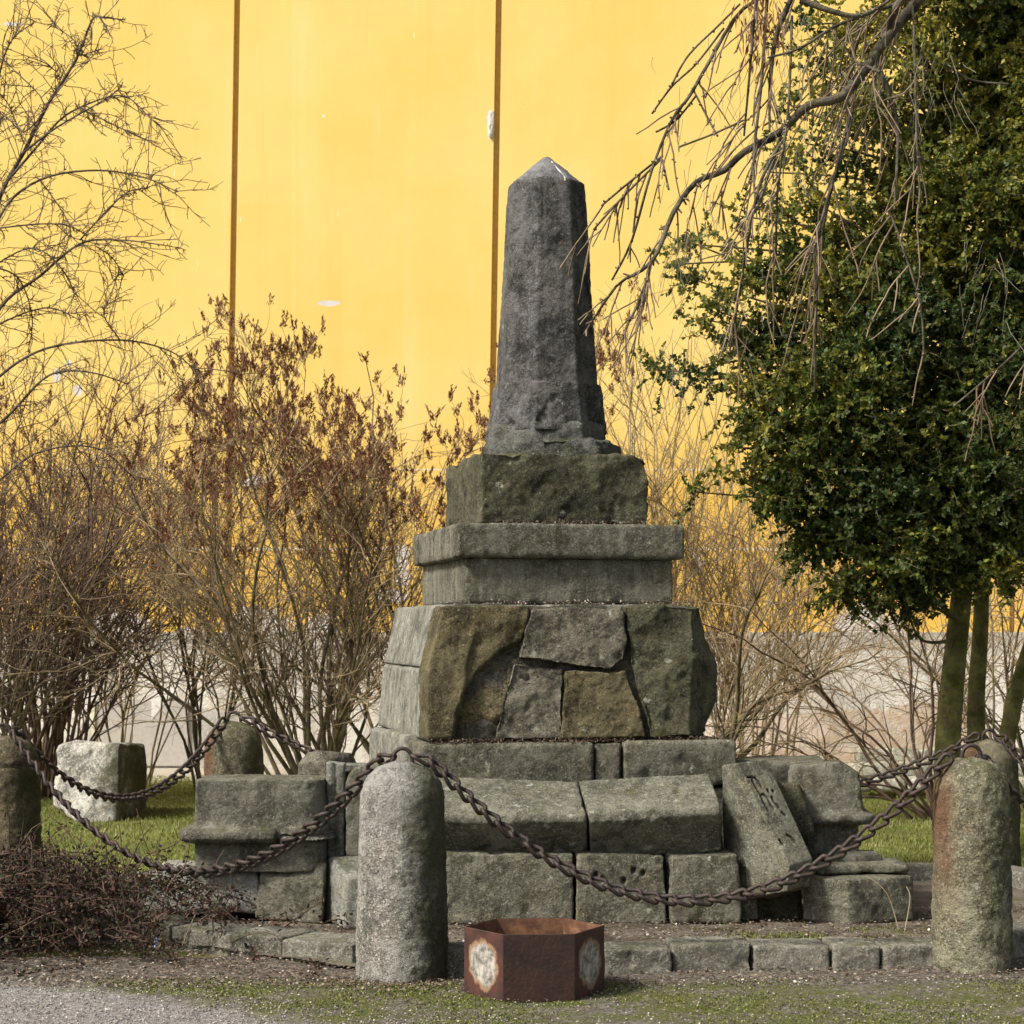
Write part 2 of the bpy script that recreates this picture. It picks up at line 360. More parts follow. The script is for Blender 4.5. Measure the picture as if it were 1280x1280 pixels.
M['gravel'] = leaf_mat('gravel', [(0, (0.10, 0.09, 0.08)), (0.6, (0.25, 0.22, 0.20)), (0.9, (0.42, 0.39, 0.36)), (1, (0.65, 0.62, 0.58))], 0.0, 0.9)

def ellipse_mask(t, x, z, lst, nz, amt):
    out = None
    for cx, cz, rx, rz in lst:
        dx = t.math('DIVIDE', t.math('SUBTRACT', x, cx), rx); dz = t.math('DIVIDE', t.math('SUBTRACT', z, cz), rz)
        d = t.math('ADD', t.math('MULTIPLY', dx, dx), t.math('MULTIPLY', dz, dz))
        d = t.math('ADD', d, t.math('MULTIPLY', t.math('SUBTRACT', nz, 0.5), amt))
        k = t.map(d, 1.0, 0.8)
        out = k if out is None else t.math('MAXIMUM', out, k)
    return out

def plain(name, c, rough=0.8):
    m, n, l, b = newmat(name); t = NT(m); v = t.coord()
    l.new(t.mix(t.noise(v, 20, 4), tuple(q * 0.7 for q in c), tuple(min(1, q * 1.2) for q in c)), b.inputs['Base Color'])
    b.inputs['Roughness'].default_value = rough; return m
# wall paint and plaster -----------------------------------------------------
WY = 24.0
def wx(px): return (px - 640) / FOC * WY
def wz(py): return EYE - (py - HOR) / FOC * WY
m, n, l, b = newmat('yellow_wall_paint'); t = NT(m); v = t.coord(False); x, y, z = t.xyz(v)
big = t.noise(v, 0.5, 4, 0.6); med = t.noise(v, 3.0, 5, 0.6); fin = t.noise(v, 26, 4)
col = t.mix(t.map(big, 0.3, 0.7), (0.86, 0.595, 0.155), (0.90, 0.655, 0.22))
col = t.mix(t.math('MULTIPLY', t.map(med, 0.45, 0.75), 0.35), col, (0.92, 0.66, 0.24))
col = t.mix(t.math('MULTIPLY', t.map(fin, 0.5, 0.75), 0.18), col, (0.95, 0.72, 0.32))
# deeper ochre towards the bottom, with weathering
low = t.math('ADD', z, t.math('MULTIPLY', t.math('SUBTRACT', med, 0.5), 0.8))
col = t.mix(t.map(low, 4.6, 2.6, 0, 0.7), col, (0.82, 0.47, 0.065))
sv = t.stretch(v, 9, 1, 0.8); sn = t.noise(sv, 1.0, 4, 0.5)
col = t.mix(t.math('MULTIPLY', t.map(sn, 0.60, 0.8), 0.30), col, (0.95, 0.76, 0.40))
sv2 = t.stretch(v, 5.5, 1, 0.9); vo = t.voro(sv2, 1.4); rr = t.xyz(vo.outputs['Color'])
drip = t.math('MULTIPLY', t.map(vo.outputs['Distance'], 0.07, 0.03), t.map(rr[0], 0.72, 0.74))
col = t.mix(t.math('MULTIPLY', drip, 0.65), col, (0.95, 0.86, 0.62))
vo = t.voro(v, 1.9); rr = t.xyz(vo.outputs['Color'])
dots = t.math('MULTIPLY', t.map(vo.outputs['Distance'], 0.05, 0.03), t.map(rr[1], 0.62, 0.64))
col = t.mix(t.math('MULTIPLY', dots, 0.6), col, (0.9, 0.85, 0.72))
sn3 = t.noise(t.stretch(v, 2.2, 1, 0.16), 1.0, 5, 0.6)
col = t.mix(t.math('MULTIPLY', t.map(sn3, 0.52, 0.75), 0.20), col, (0.95, 0.78, 0.42))
col = t.mix(t.math('MULTIPLY', t.map(sn3, 0.45, 0.28), 0.22), col, (0.74, 0.47, 0.12))
# thin pale ledger lines
for hz, th in ((wz(686), 0.02), (wz(587), 0.010)):
    d = t.math('ABSOLUTE', t.math('SUBTRACT', z, hz))
    col = t.mix(t.math('MULTIPLY', t.map(d, th, th * 0.6), t.map(med, 0.38, 0.5, 0.15, 0.75)), col, (0.78, 0.72, 0.58))
d = t.math('ABSOLUTE', t.math('SUBTRACT', x, wx(367)))
col = t.mix(t.math('MULTIPLY', t.map(d, 0.03, 0.02), 0.22), col, (0.95, 0.72, 0.30))
# flaked patches where bare white plaster shows
spots = [(wx(1085), wz(792), 0.46, 0.36), (wx(322), wz(796), 0.46, 0.42), (wx(148), wz(792), 0.40, 0.33), (wx(402), wz(790), 0.20, 0.26),
         (wx(502), wz(708), 0.10, 0.30), (wx(490), wz(745), 0.22, 0.09), (wx(318), wz(602), 0.16, 0.08), (wx(70), wz(470), 0.05, 0.10), (wx(96), wz(488), 0.06, 0.07), (wx(86), wz(455), 0.04, 0.05),
         (wx(412), wz(379), 0.14, 0.035), (wx(614), wz(155), 0.05, 0.20), (wx(870), wz(705), 0.08, 0.12), (wx(790), wz(700), 0.06, 0.1), (wx(14), wz(30), 0.14, 0.025),
         (wx(240), wz(800), 0.35, 0.14)]
k = ellipse_mask(t, x, z, spots, t.noise(v, 7, 6, 0.75), 4.2)
col = t.mix(k, col, t.mix(t.noise(v, 9, 5), (0.60, 0.54, 0.50), (0.84, 0.80, 0.77)))
l.new(col, b.inputs['Base Color']); b.inputs['Roughness'].default_value = 0.9; b.inputs['Specular IOR Level'].default_value = 0.15
h = t.math('SUBTRACT', t.math('ADD', t.math('MULTIPLY', fin, 0.5), t.noise(v, 60, 3)), t.math('MULTIPLY', k, 0.9))
t.bump(b, h, 0.16, 0.012); M['wall'] = m

m, n, l, b = newmat('weathered_plinth_plaster'); t = NT(m); v = t.coord(False); x, y, z = t.xyz(v)
n1 = t.noise(v, 1.4, 7, 0.65); n2 = t.noise(v, 9, 6, 0.65); n3 = t.noise(t.stretch(v, 6, 1, 0.8), 1.2, 5)
col = t.mix(t.map(n1, 0.35, 0.65), (0.54, 0.50, 0.42), (0.76, 0.72, 0.64))
col = t.mix(t.math('MULTIPLY', t.map(n2, 0.5, 0.72), 0.6), col, (0.72, 0.69, 0.64))
col = t.mix(t.math('MULTIPLY', t.map(n3, 0.5, 0.3), 0.35), col, (0.30, 0.26, 0.19))
zz = t.math('ADD', z, t.math('MULTIPLY', t.math('SUBTRACT', n2, 0.5), 0.25))
col = t.mix(t.map(zz, 1.28, 1.48, 0, 0.7), col, (0.42, 0.39, 0.33))
k = ellipse_mask(t, x, z, [(wx(1035), 0.28, 1.6, 0.38), (wx(1150), 0.45, 0.9, 0.35)], n1, 3.0)
col = t.mix(t.math('MULTIPLY', k, t.map(n2, 0.35, 0.6, 0.25, 0.8)), col, (0.52, 0.36, 0.22))
k = ellipse_mask(t, x, z, [(wx(930), 0.42, 1.0, 0.26)], n1, 1.5)
col = t.mix(t.math('MULTIPLY', k, 0.7), col, (0.72, 0.60, 0.50))
k = ellipse_mask(t, x, z, [(wx(200), 0.3, 1.1, 0.5)], n2, 1.0)
col = t.mix(t.math('MULTIPLY', k, 0.6), col, (0.38, 0.365, 0.34))
l.new(col, b.inputs['Base Color']); b.inputs['Roughness'].default_value = 0.95
t.bump(b, t.math('ADD', n2, t.noise(v, 40, 4)), 0.6, 0.03); M['plinth'] = m

def ground_mat(name, fn, bumpd=0.02):
    m, n, l, b = newmat(name); t = NT(m); v = t.coord(False); x, y, z = t.xyz(v)
    col = fn(t, v, x, y); l.new(col, b.inputs['Base Color']); b.inputs['Roughness'].default_value = 0.97
    b.inputs['Specular IOR Level'].default_value = 0.1
    t.bump(b, t.math('ADD', t.noise(v, 30, 5, 0.7), t.noise(v, 110, 4, 0.7)), 0.7, bumpd); return m
def f_lawn(t, v, x, y):
    c = t.mix(t.map(t.noise(v, 1.2, 6), 0.35, 0.65), (0.10, 0.115, 0.028), (0.17, 0.18, 0.05))
    c = t.mix(t.math('MULTIPLY', t.map(t.noise(v, 30, 4), 0.5, 0.7), 0.6), c, (0.22, 0.18, 0.10))
    k = t.math('ADD', y, t.math('MULTIPLY', t.noise(v, 2.5, 4), 1.4))
    c = t.mix(t.map(k, 22.2, 22.8), c, (0.42, 0.38, 0.31))      # bare strip at the foot of the wall
    return c
def f_soil(t, v, x, y):
    c = t.mix(t.map(t.noise(v, 3, 7, 0.7), 0.35, 0.65), (0.060, 0.046, 0.033), (0.17, 0.145, 0.115))
    c = t.mix(t.math('MULTIPLY', t.map(t.noise(v, 45, 5, 0.75), 0.52, 0.68), 0.7), c, (0.27, 0.235, 0.20))
    c = t.mix(t.math('MULTIPLY', t.map(t.noise(v, 2.2, 5, 0.7), 0.56, 0.66), 0.6), c, (0.085, 0.10, 0.022))
    return c
def f_front(t, v, x, y):
    n1 = t.noise(v, 1.6, 7, 0.7); n2 = t.noise(v, 40, 5, 0.75)
    dirt_shade = t.mix(t.map(n2, 0.4, 0.65), (0.085, 0.072, 0.055), (0.22, 0.195, 0.165))
    moss = t.mix(t.map(t.noise(v, 70, 4), 0.35, 0.65), (0.065, 0.075, 0.016), (0.125, 0.135, 0.035))
    k = t.math('ADD', y, t.math('MULTIPLY', x, 0.62))
    band = t.math('ADD', k, t.math('MULTIPLY', t.math('SUBTRACT', n1, 0.5), 1.4))
    c = t.mix(t.math('MULTIPLY', t.map(t.noise(v, 3.6, 6, 0.75), 0.40, 0.58), 0.85), dirt_shade, moss)
    k2 = t.math('ADD', y, t.math('MULTIPLY', t.math('SUBTRACT', n1, 0.5), 0.4))
    c = t.mix(t.map(k2, 9.02, 9.22), c, dirt_shade)
    gr = t.mix(t.map(n2, 0.38, 0.66), (0.17, 0.155, 0.145), (0.36, 0.335, 0.315))
    c = t.mix(t.map(band, 7.95, 7.55), c, gr)
    return c
M['lawn'] = ground_mat('lawn_ground', f_lawn); M['soil'] = ground_mat('soil_ground', f_soil); M['front'] = ground_mat('front_ground', f_front)

m, n, l, b = newmat('rusted_steel'); t = NT(m); v = t.coord(False)
n1 = t.noise(v, 7, 6, 0.65); n2 = t.noise(v, 60, 4)
col = t.mix(t.map(n1, 0.35, 0.65), (0.018, 0.009, 0.007), (0.042, 0.018, 0.012))
col = t.mix(t.math('MULTIPLY', t.map(n2, 0.5, 0.7), 0.25), col, (0.10, 0.038, 0.022))
l.new(col, b.inputs['Base Color']); b.inputs['Roughness'].default_value = 0.55; b.inputs['Metallic'].default_value = 0.1
t.bump(b, t.math('ADD', n1, n2), 0.4, 0.006); M['rust_out'] = m
m, n, l, b = newmat('orange_rust'); t = NT(m); v = t.coord(False)
n1 = t.noise(v, 12, 6, 0.65); n2 = t.noise(v, 60, 4)
col = t.mix(t.map(n1, 0.35, 0.65), (0.075, 0.028, 0.014), (0.20, 0.095, 0.042))
col = t.mix(t.map(n1, 0.60, 0.70), col, (0.50, 0.33, 0.17))
l.new(col, b.inputs['Base Color']); b.inputs['Roughness'].default_value = 0.8; t.bump(b, n2, 0.4, 0.004); M['rust_in'] = m
m, n, l, b = newmat('worn_paint_oval'); t = NT(m); v = t.coord(False)          # object space: x across the panel, z up
x, y, z = t.xyz(v); n1 = t.noise(v, 22, 6, 0.7); n2 = t.noise(v, 9, 4)
dx = t.math('DIVIDE', x, 0.112); dz = t.math('DIVIDE', z, 0.112)
d = t.math('SQRT', t.math('ADD', t.math('MULTIPLY', dx, dx), t.math('MULTIPLY', dz, dz)))
d = t.math('ADD', d, t.math('MULTIPLY', t.math('SUBTRACT', n2, 0.5), 0.75))
d = t.math('ADD', d, t.math('MULTIPLY', t.math('SUBTRACT', n1, 0.5), 0.5))
base = t.mix(t.map(n2, 0.35, 0.65), (0.028, 0.011, 0.009), (0.075, 0.024, 0.014))
pale = t.mix(t.map(n1, 0.36, 0.64), (0.10, 0.085, 0.065), (0.44, 0.41, 0.36))
col = t.mix(t.map(d, 1.08, 0.92), base, t.mix(t.map(d, 0.95, 0.78), (0.26, 0.15, 0.08), pale))
l.new(col, b.inputs['Base Color']); b.inputs['Roughness'].default_value = 0.7; t.bump(b, n1, 0.5, 0.006); M['oval'] = m
M['blue'] = plain('blue_plastic', (0.12, 0.18, 0.36), 0.5)
M['black'] = plain('dark_recess', (0.02, 0.02, 0.02), 0.9)

# ------------------------------------------------------------------ ground and wall (the setting)
def grid_mesh(x0, x1, y0, y1, nx, ny, z0, amp, freq, seed):
    xs = np.linspace(x0, x1, nx); ys = np.linspace(y0, y1, ny); X, Y = np.meshgrid(xs, ys)
    co = np.stack([X.ravel(), Y.ravel(), np.zeros(X.size)], 1)
    co[:, 2] = z0 + amp * fbm(co * freq, seed, 4)
    i = np.arange(nx * ny).reshape(ny, nx)
    q = np.stack([i[:-1, :-1], i[:-1, 1:], i[1:, 1:], i[1:, :-1]], -1).reshape(-1, 4)
    return co, q
co, q = grid_mesh(-60, 60, -25, 24.3, 240, 160, -0.03, 0.008, 0.9, 3)
tag(mkobj('ground', mesh_np('ground', co, q, 4, True), M['lawn']), kind='structure')
# bed inside the chain enclosure
BV = [Vector(p) for p in ((-0.51, 9.32), (2.20, 9.60), (4.0, 11.3), (3.08, 12.95), (-1.85, 13.3), (-2.88, 11.15))]
bed_c = sum(BV, Vector((0, 0))) / 6
co, q = grid_mesh(-3.4, 4.5, 8.9, 13.9, 260, 170, 0.005, 0.018, 3.0, 8)
def inside(px, py, poly, grow=0.0):
    c = np.zeros(px.shape, bool); c[:] = True
    n_ = len(poly)
    for i in range(n_):
        a, b_ = poly[i], poly[(i + 1) % n_]
        e = b_ - a; nx_, ny_ = -e.y, e.x; L_ = math.hypot(nx_, ny_)
        c &= ((px - a.x) * nx_ + (py - a.y) * ny_) / L_ > -grow
    return c
ctr = co[q].mean(1); keep = inside(ctr[:, 0], ctr[:, 1], BV, 0.0)
qq = q[keep]; used, inv = np.unique(qq, return_inverse=True)
tag(mkobj('soil_bed', mesh_np('soil_bed', co[used], inv, 4, True), M['soil']), kind='structure')
co, q = grid_mesh(-9, 9, 6.0, 9.9, 700, 160, -0.010, 0.010, 4.5, 21)
ctr = co[q].mean(1); keep = ~inside(ctr[:, 0], ctr[:, 1], BV, -0.06)
qq = q[keep]; used, inv = np.unique(qq, return_inverse=True)
tag(mkobj('path', mesh_np('path', co[used], inv, 4, True), M['front']), kind='structure')

def box_mesh(name, x0, x1, y0, y1, z0, z1, sl=0.0):
    def X(x, z): return x + sl * (z - 4)
    v = [(X(x0, z0), y0, z0), (X(x1, z0), y0, z0), (X(x1, z0), y1, z0), (X(x0, z0), y1, z0), (X(x0, z1), y0, z1), (X(x1, z1), y0, z1), (X(x1, z1), y1, z1), (X(x0, z1), y1, z1)]
    f = [(0, 3, 2, 1), (4, 5, 6, 7), (0, 1, 5, 4), (1, 2, 6, 5), (2, 3, 7, 6), (3, 0, 4, 7)]
    me = bpy.data.meshes.new(name); me.from_pydata(v, [], f); me.update(); return me
bld = tag(empty('yellow_building', (0, WY, 0)), 'tall windowless yellow building with narrow vertical joints and a stained pale plinth', 'building')
seams = [wx(288) + i * 3.14 for i in range(-5, 7) if i != 2]
for i in range(len(seams) - 1):
    mkobj('wall_panel', box_mesh('wall_panel', seams[i] + 0.036, seams[i + 1] - 0.036, 0, 0.3, 1.6, 12, 0.0156), M['wall'], bld)
mkobj('joint_backing', box_mesh('joint_backing', seams[0], seams[-1], 0.075, 0.31, 1.6, 11.98), plain('joint_paint', (0.50, 0.35, 0.11), 0.9), bld)
mkobj('plinth', box_mesh('plinth', seams[0], seams[-1], -0.05, 0.3, -0.2, 1.6), M['plinth'], bld)
mkobj('building_body', box_mesh('building_body', seams[0], seams[-1], 0.32, 8, -0.2, 12.2), M['wall'], bld)
# crumbled filling in one joint
me = stone_mesh([[Vector((wx(611), -0.02, wz(139))), Vector((wx(618), -0.01, wz(139))), Vector((wx(610), -0.03, wz(172))), Vector((wx(617), -0.02, wz(174))), Vector((wx(611), 0.07, wz(136))), Vector((wx(618), 0.07, wz(176)))]], voxel=0.012, smooth=1, amp=0.02, freq=14, chip=0)
mkobj('joint_filling', me, plain('crumbled_plaster', (0.62, 0.58, 0.5)), bld)
o = mkobj('loose_panel', box_mesh('loose_panel', wx(117), wx(236), -0.085, -0.052, 0.0, wz(876)), plain('grey_board', (0.47, 0.44, 0.39)), bld)
mkobj('panel_edge', box_mesh('panel_edge', wx(117), wx(120.5), -0.11, -0.087, 0.0, wz(873)), plain('cream_edge', (0.72, 0.66, 0.46)), bld)
tri = bpy.data.meshes.new('patch'); tri.from_pydata([(wx(191), -0.09, wz(868)), (wx(216), -0.09, wz(868)), (wx(191), -0.09, wz(900)), (wx(191), -0.054, wz(868)), (wx(216), -0.054, wz(868)), (wx(191), -0.054, wz(900))], [], [(0, 2, 1), (3, 4, 5), (0, 1, 4, 3), (1, 2, 5, 4), (2, 0, 3, 5)])
mkobj('patch', tri, plain('white_plaster_patch', (0.72, 0.70, 0.66)), bld)

# ------------------------------------------------------------------ the monument
TH = R(12.0); MC = Vector((0.213, 12.4, 0))
mon = tag(empty('monument', MC, TH), 'stepped dark sandstone monument of rough blocks topped by an octagonal obelisk', 'monument')
Rm = Matrix.Rotation(TH, 3, 'Z')
def loc_front(px, py, h):
    """picture position -> (u, z) on the front face plane y=-h of the monument"""
    d = Rm.transposed() @ Vector(((px - 640) / FOC, 1, -(py - HOR) / FOC)); o_ = Rm.transposed() @ (Vector((0, 0, EYE)) - MC)
    k = (-h - o_.y) / d.y; p = o_ + d * k
    return p.x, p.z
def box(x0, x1, y0, y1, z0, z1, ch=0):
    return [Vector((x, y, z)) for x in (x0, x1) for y in (y0, y1) for z in (z0, z1)]
def sq(h0, h1, z0, z1, back=0.27):      # plan is a little deeper than wide
    return [Vector((sx * h, y, z)) for h, z in ((h0, z0), (h1, z1)) for sx in (-1, 1) for y in (-h, h + back)]
def part(name, hulls, mat, label=None, parent=None, **kw):
    o_ = mkobj(name, stone_mesh(hulls, **kw), mat, parent or mon)
    if label: o_['label'] = label
    return o_
# foundation course: three stones along the front, return stones at the left
HB, ZB0, ZB1 = 0.925, 0.70, 0.965
part('core_block', [sq(0.86, 0.86, 0.0, 0.93)], M['core'], voxel=0.03)
u1, _ = loc_front(744, 950, HB); u2, _ = loc_front(779, 950, HB)
part('foundation_stone', [box(-HB, u1 - 0.006, -HB, -0.35, ZB0, ZB1)], M['base'], voxel=0.018, amp=0.007)
part('foundation_stone', [box(u1 + 0.006, u2 - 0.01, -HB + 0.012, -0.5, ZB0, ZB1 - 0.01)], M['lilac'], voxel=0.014, amp=0.008)
part('foundation_stone', [box(u2 + 0.008, HB, -HB - 0.015, -0.3, ZB0, ZB1 + 0.005)], M['base'], voxel=0.018, amp=0.007)
part('foundation_stone', [box(-HB - 0.02, -0.3, -0.34, 0.50, ZB0, ZB1 + 0.02)], M['dressed_pale'], voxel=0.018, amp=0.006)
part('foundation_stone', [box(-HB, HB, 0.51, HB + 0.38, ZB0 - 0.2, ZB1)], M['dressed_pale'], voxel=0.025, amp=0.006)
part('foundation_stone', [box(-HB - 0.01, -0.3, -HB, HB + 0.38, 0.0, ZB0 - 0.005), box(0.5, HB, -HB, HB, 0.0, ZB0 - 0.005)], M['dressed'], voxel=0.025, amp=0.006)
# die: dressed sides, rubble front
H0, H1, Z0, Z1, ZM = 0.877, 0.776, 0.965, 1.762, 1.385
hm = 0.845
def trap(h0, h1, z0, z1, xr=0.14, yf=0.10):
    return [Vector((x, y, z)) for h, z in ((h0, z0), (h1, z1)) for x in (-h, h - xr) for y in (-h + yf, h + 0.36)]
part('side_block', [trap(H0, hm, Z0 + 0.005, ZM + 0.002)], M['dressed_pale'], voxel=0.016, amp=0.004, chip=0.006, smooth=1)
part('side_block', [trap(hm, H1 - 0.01, ZM + 0.004, Z1)], M['dressed_pale'], voxel=0.016, amp=0.004, chip=0.006, smooth=1)
part('mortar_core', [[Vector((x, y, z)) for h, z in ((H0 - 0.035, Z0), (H1 - 0.03, Z1 - 0.01)) for x in (-h + 0.05, h - 0.08) for y in (-h, 0)]], M['core'], voxel=0.016, amp=0.03, freq=9, smooth=2)
def face_stone(poly, mat, out=0.0, dep=0.22, gap=0.004, **kw):
    pts = []
    for px, py in poly:
        z = loc_front(px, py, 0.83)[1]
        h = H0 + (H1 - H0) * max(0, (z - Z0) / (Z1 - Z0)) if z > ZM else H0 + (hm - H0) * max(0, (z - Z0) / (ZM - Z0))
        u, z = loc_front(px, py, h)
        pts.append((u, z, h))
    cu = sum(p[0] for p in pts) / len(pts); cz = sum(p[1] for p in pts) / len(pts)
    f = []
    for u, z, h in pts:
        du, dz = cu - u, cz - z; L_ = math.hypot(du, dz); u += du / L_ * gap; z += dz / L_ * gap
        f.append(Vector((u, -h - out, z))); f.append(Vector((u, -h + dep, z)))
    cfront = Vector((cu, -sum(p[2] for p in pts) / len(pts) - out, cz))
    return part('face_stone', [f], mat, **kw)
u_l = loc_front(540, 860, 0.86)[0]; u_r2 = loc_front(640, 860, 0.86)[0]
def scoop_left(co, no):
    # conchoidal fracture across the big left stone: a sharp curved lip, hollow to its right
    u, z = co[:, 0], co[:, 2]; fr = np.clip((-co[:, 1] - 0.60) / 0.14, 0, 1); wob_ = 0.12 * fbm(co * 6, 91, 3)
    pxs = 640 + (u - u_l) / (u_r2 - u_l) * 100 - 100; pys = 930 - (z - Z0) * 218 + 30 * wob_ + 7 * fbm(co * 16, 93, 3)
    lip = np.interp(pxs, [556, 562, 568, 580, 598, 620, 650, 690], [990, 925, 890, 860, 840, 822, 800, 775])
    dd = np.minimum(pys - lip, (pxs - np.interp(pys, [780, 840, 860, 890, 925], [670, 598, 580, 568, 562])) * 1.0)
    w = np.clip(dd / 9, 0, 1); w = w * w * (3 - 2 * w); ramp = 1 - 0.8 * np.clip((dd - 8) / 62, 0, 1)
    low = np.clip((pys - 895) / 14, 0, 1) * np.clip((pxs - 585) / 15, 0, 1) * np.clip((640 - pxs) / 12, 0, 1)
    scar = np.clip((pxs - np.interp(pys, [770, 830, 920], [597, 583, 570]) + 0) / 7, 0, 1) * (1 - w) * np.clip((pys - 775) / 25, 0, 1)
    dy = (0.085 * w * ramp + 0.04 * low + 0.022 * scar) * fr + 0.012 * fbm(co * np.array([5, 5, 3]), 92, 4, True) * fr
    return np.stack([dy * 0, dy, dy * 0], 1)
face_stone([(553, 757), (663, 757), (662, 765), (645, 802), (641, 825), (622, 922), (534, 925), (533, 838)], M['brown'], out=0.025, dep=0.30, voxel=0.011, amp=0.010, freq=4.5, hook=scoop_left, chip=0.010, smooth=1)
face_stone([(665, 762), (775, 757), (782, 798), (778, 824), (762, 838), (705, 831), (649, 823), (652, 797)], M['lilac'], out=0.028, gap=-0.004, voxel=0.010, amp=0.034, freq=4.5, smooth=1, ridge=True)
face_stone([(643, 828), (704, 836), (703, 922), (620, 924), (628, 870)], M['lilac'], out=0.0, gap=-0.006, voxel=0.010, amp=0.045, freq=4.5, smooth=1, ridge=True)
face_stone([(706, 838), (783, 838), (797, 880), (808, 922), (701, 924)], M['brown'], out=0.012, gap=-0.002, voxel=0.010, amp=0.026, freq=5, smooth=1, ridge=True)
def right_facet(co, no):
    u, z, y = co[:, 0], co[:, 2], co[:, 1]
    fr = no[:, 1] < -0.2
    edge = 0.60 + 0.10 * (z - Z0) / (Z1 - Z0)
    return np.where(fr, -0.9 * np.clip(u - edge, 0, 1) - 0.06 * np.clip((1.55 - z), 0, 1) * (u > edge) , 0) + np.where(fr, 0.035 * np.clip(1 - ((z - 1.42) / 0.12) ** 2, 0, 1), 0)
u_r, z_r = loc_front(905, 862, H0)
def bulge_right():
    pts = []
    for px, py in ((778, 757), (883, 757), (784, 800), (786, 830), (800, 880), (812, 922), (892, 922), (906, 872), (903, 835)):
        z = loc_front(px, py, 0.83)[1]; h = H0 + (H1 - H0) * (z - Z0) / (Z1 - Z0)
        u, z = loc_front(px, py, h); pts += [Vector((u + 0.004, -h - (0.02 if px < 860 else -0.10), z)), Vector((u + 0.004, -h + 0.45, z))]
    for px, py in ((866, 757), (864, 835), (860, 920)):
        z = loc_front(px, py, 0.83)[1]; h = H0 + (H1 - H0) * (z - Z0) / (Z1 - Z0)
        u, z = loc_front(px, py, h); pts += [Vector((u, -h - 0.03, z))]
    return [pts]
part('face_stone', bulge_right(), M['rough'], voxel=0.011, amp=0.040, freq=4, smooth=1, chip=0.015, ridge=True)
M['base2'] = M['base']
# neck, cornice, block
part('neck_block', [sq(0.632, 0.628, Z1 + 0.002, 2.035)], M['dressed'], voxel=0.016, amp=0.006, chip=0.008, smooth=2)
part('cornice', [sq(0.672, 0.684, 2.030, 2.05), sq(0.684, 0.684, 2.05, 2.235)], M['dressed'], voxel=0.013, amp=0.006, chip=0.006, smooth=2)
part('rough_block', [box(-0.515, 0.515, -0.515, 0.68, 2.238, 2.662)], M['rough'], voxel=0.011, amp=0.028, freq=5, smooth=1, ridge=True,
     hook=lambda co, no: -0.05 * np.clip((co[:, 0] - 0.38) / 0.12, 0, 1) * np.clip((co[:, 2] - 2.5) / 0.12, 0, 1) + 0.006 * fbm(co * 12, 77, 4) * (no[:, 1] < -0.5))
# broken bases, overlapping ledges
def oct_(r, z, rot=0.0, k=8): return [Vector((r * math.cos(R(22.5) + rot + i * math.pi / 4), r * math.sin(R(22.5) + rot + i * math.pi / 4), z)) for i in range(k)]
def ring(r0, z0, r1, z1): return oct_(r0, z0) + oct_(r1, z1)
part('broken_base', [ring(0.43, 2.64, 0.40, 2.74), [p + Vector((0.05, -0.02, 0)) for p in ring(0.45, 2.64, 0.42, 2.76)], [p + Vector((-0.01, 0, 0)) for p in ring(0.40, 2.72, 0.37, 2.87)]],
     M['foot'], voxel=0.010, amp=0.042, freq=5, smooth=1, chip=0.03, hook=lambda co, no: 0.02 * fbm(co * np.array([4, 4, 16]), 44, 4))
part('shaft_foot', [ring(0.382, 2.82, 0.335, 3.12)], M['shaft'], voxel=0.010, amp=0.020, freq=6, smooth=1, chip=0.02)
def shaft_rough(co, no):
    k = np.clip((3.15 - co[:, 2]) / 0.25, 0, 1)
    return 0.012 * k * fbm(co * 9, 5, 3) - 0.02 * np.clip(fbm(co * 5, 31, 3) - 0.3, 0, 1)
shaft = part('obelisk_shaft', [ring(0.328, 3.02, 0.243, 4.37)], M['shaft'], voxel=0.011, amp=0.006, freq=6, smooth=1, chip=0.008, hook=shaft_rough)
part('obelisk_tip', [oct_(0.240, 4.365) + oct_(0.02, 4.545, k=8)], M['tip'], parent=shaft, voxel=0.010, amp=0.004, smooth=2, chip=0.004)
def droop(pts, r, name):
    bm = bmesh.new(); rings = []
    for i, p in enumerate(pts):
        w_ = r * (0.6 + 0.5 * math.sin(1.3 * i + 1)); rings.append([bm.verts.new(p + Vector((w_ * math.cos(a), -0.35 * w_ * math.sin(a), 0))) for a in [k * math.pi / 3 for k in range(6)]])
    for a, b_ in zip(rings[:-1], rings[1:]):
        for k in range(6): bm.faces.new((a[k], a[(k + 1) % 6], b_[(k + 1) % 6], b_[k]))
    me = bpy.data.meshes.new(name); bm.to_mesh(me); bm.free(); return me
dd_ = []
for i in range(11):
    f_ = i / 10; z_ = 4.525 - f_ * 0.175
    dd_.append(Vector((0.012 + 0.05 * min(1, f_ * 1.15), -(0.030 + 0.203 * min(1.0, f_ * 1.12)) - 0.004, z_)))
mkobj('white_streak', droop(dd_, 0.006, 'white_streak'), plain('bird_lime', (0.62, 0.62, 0.60)), shaft)

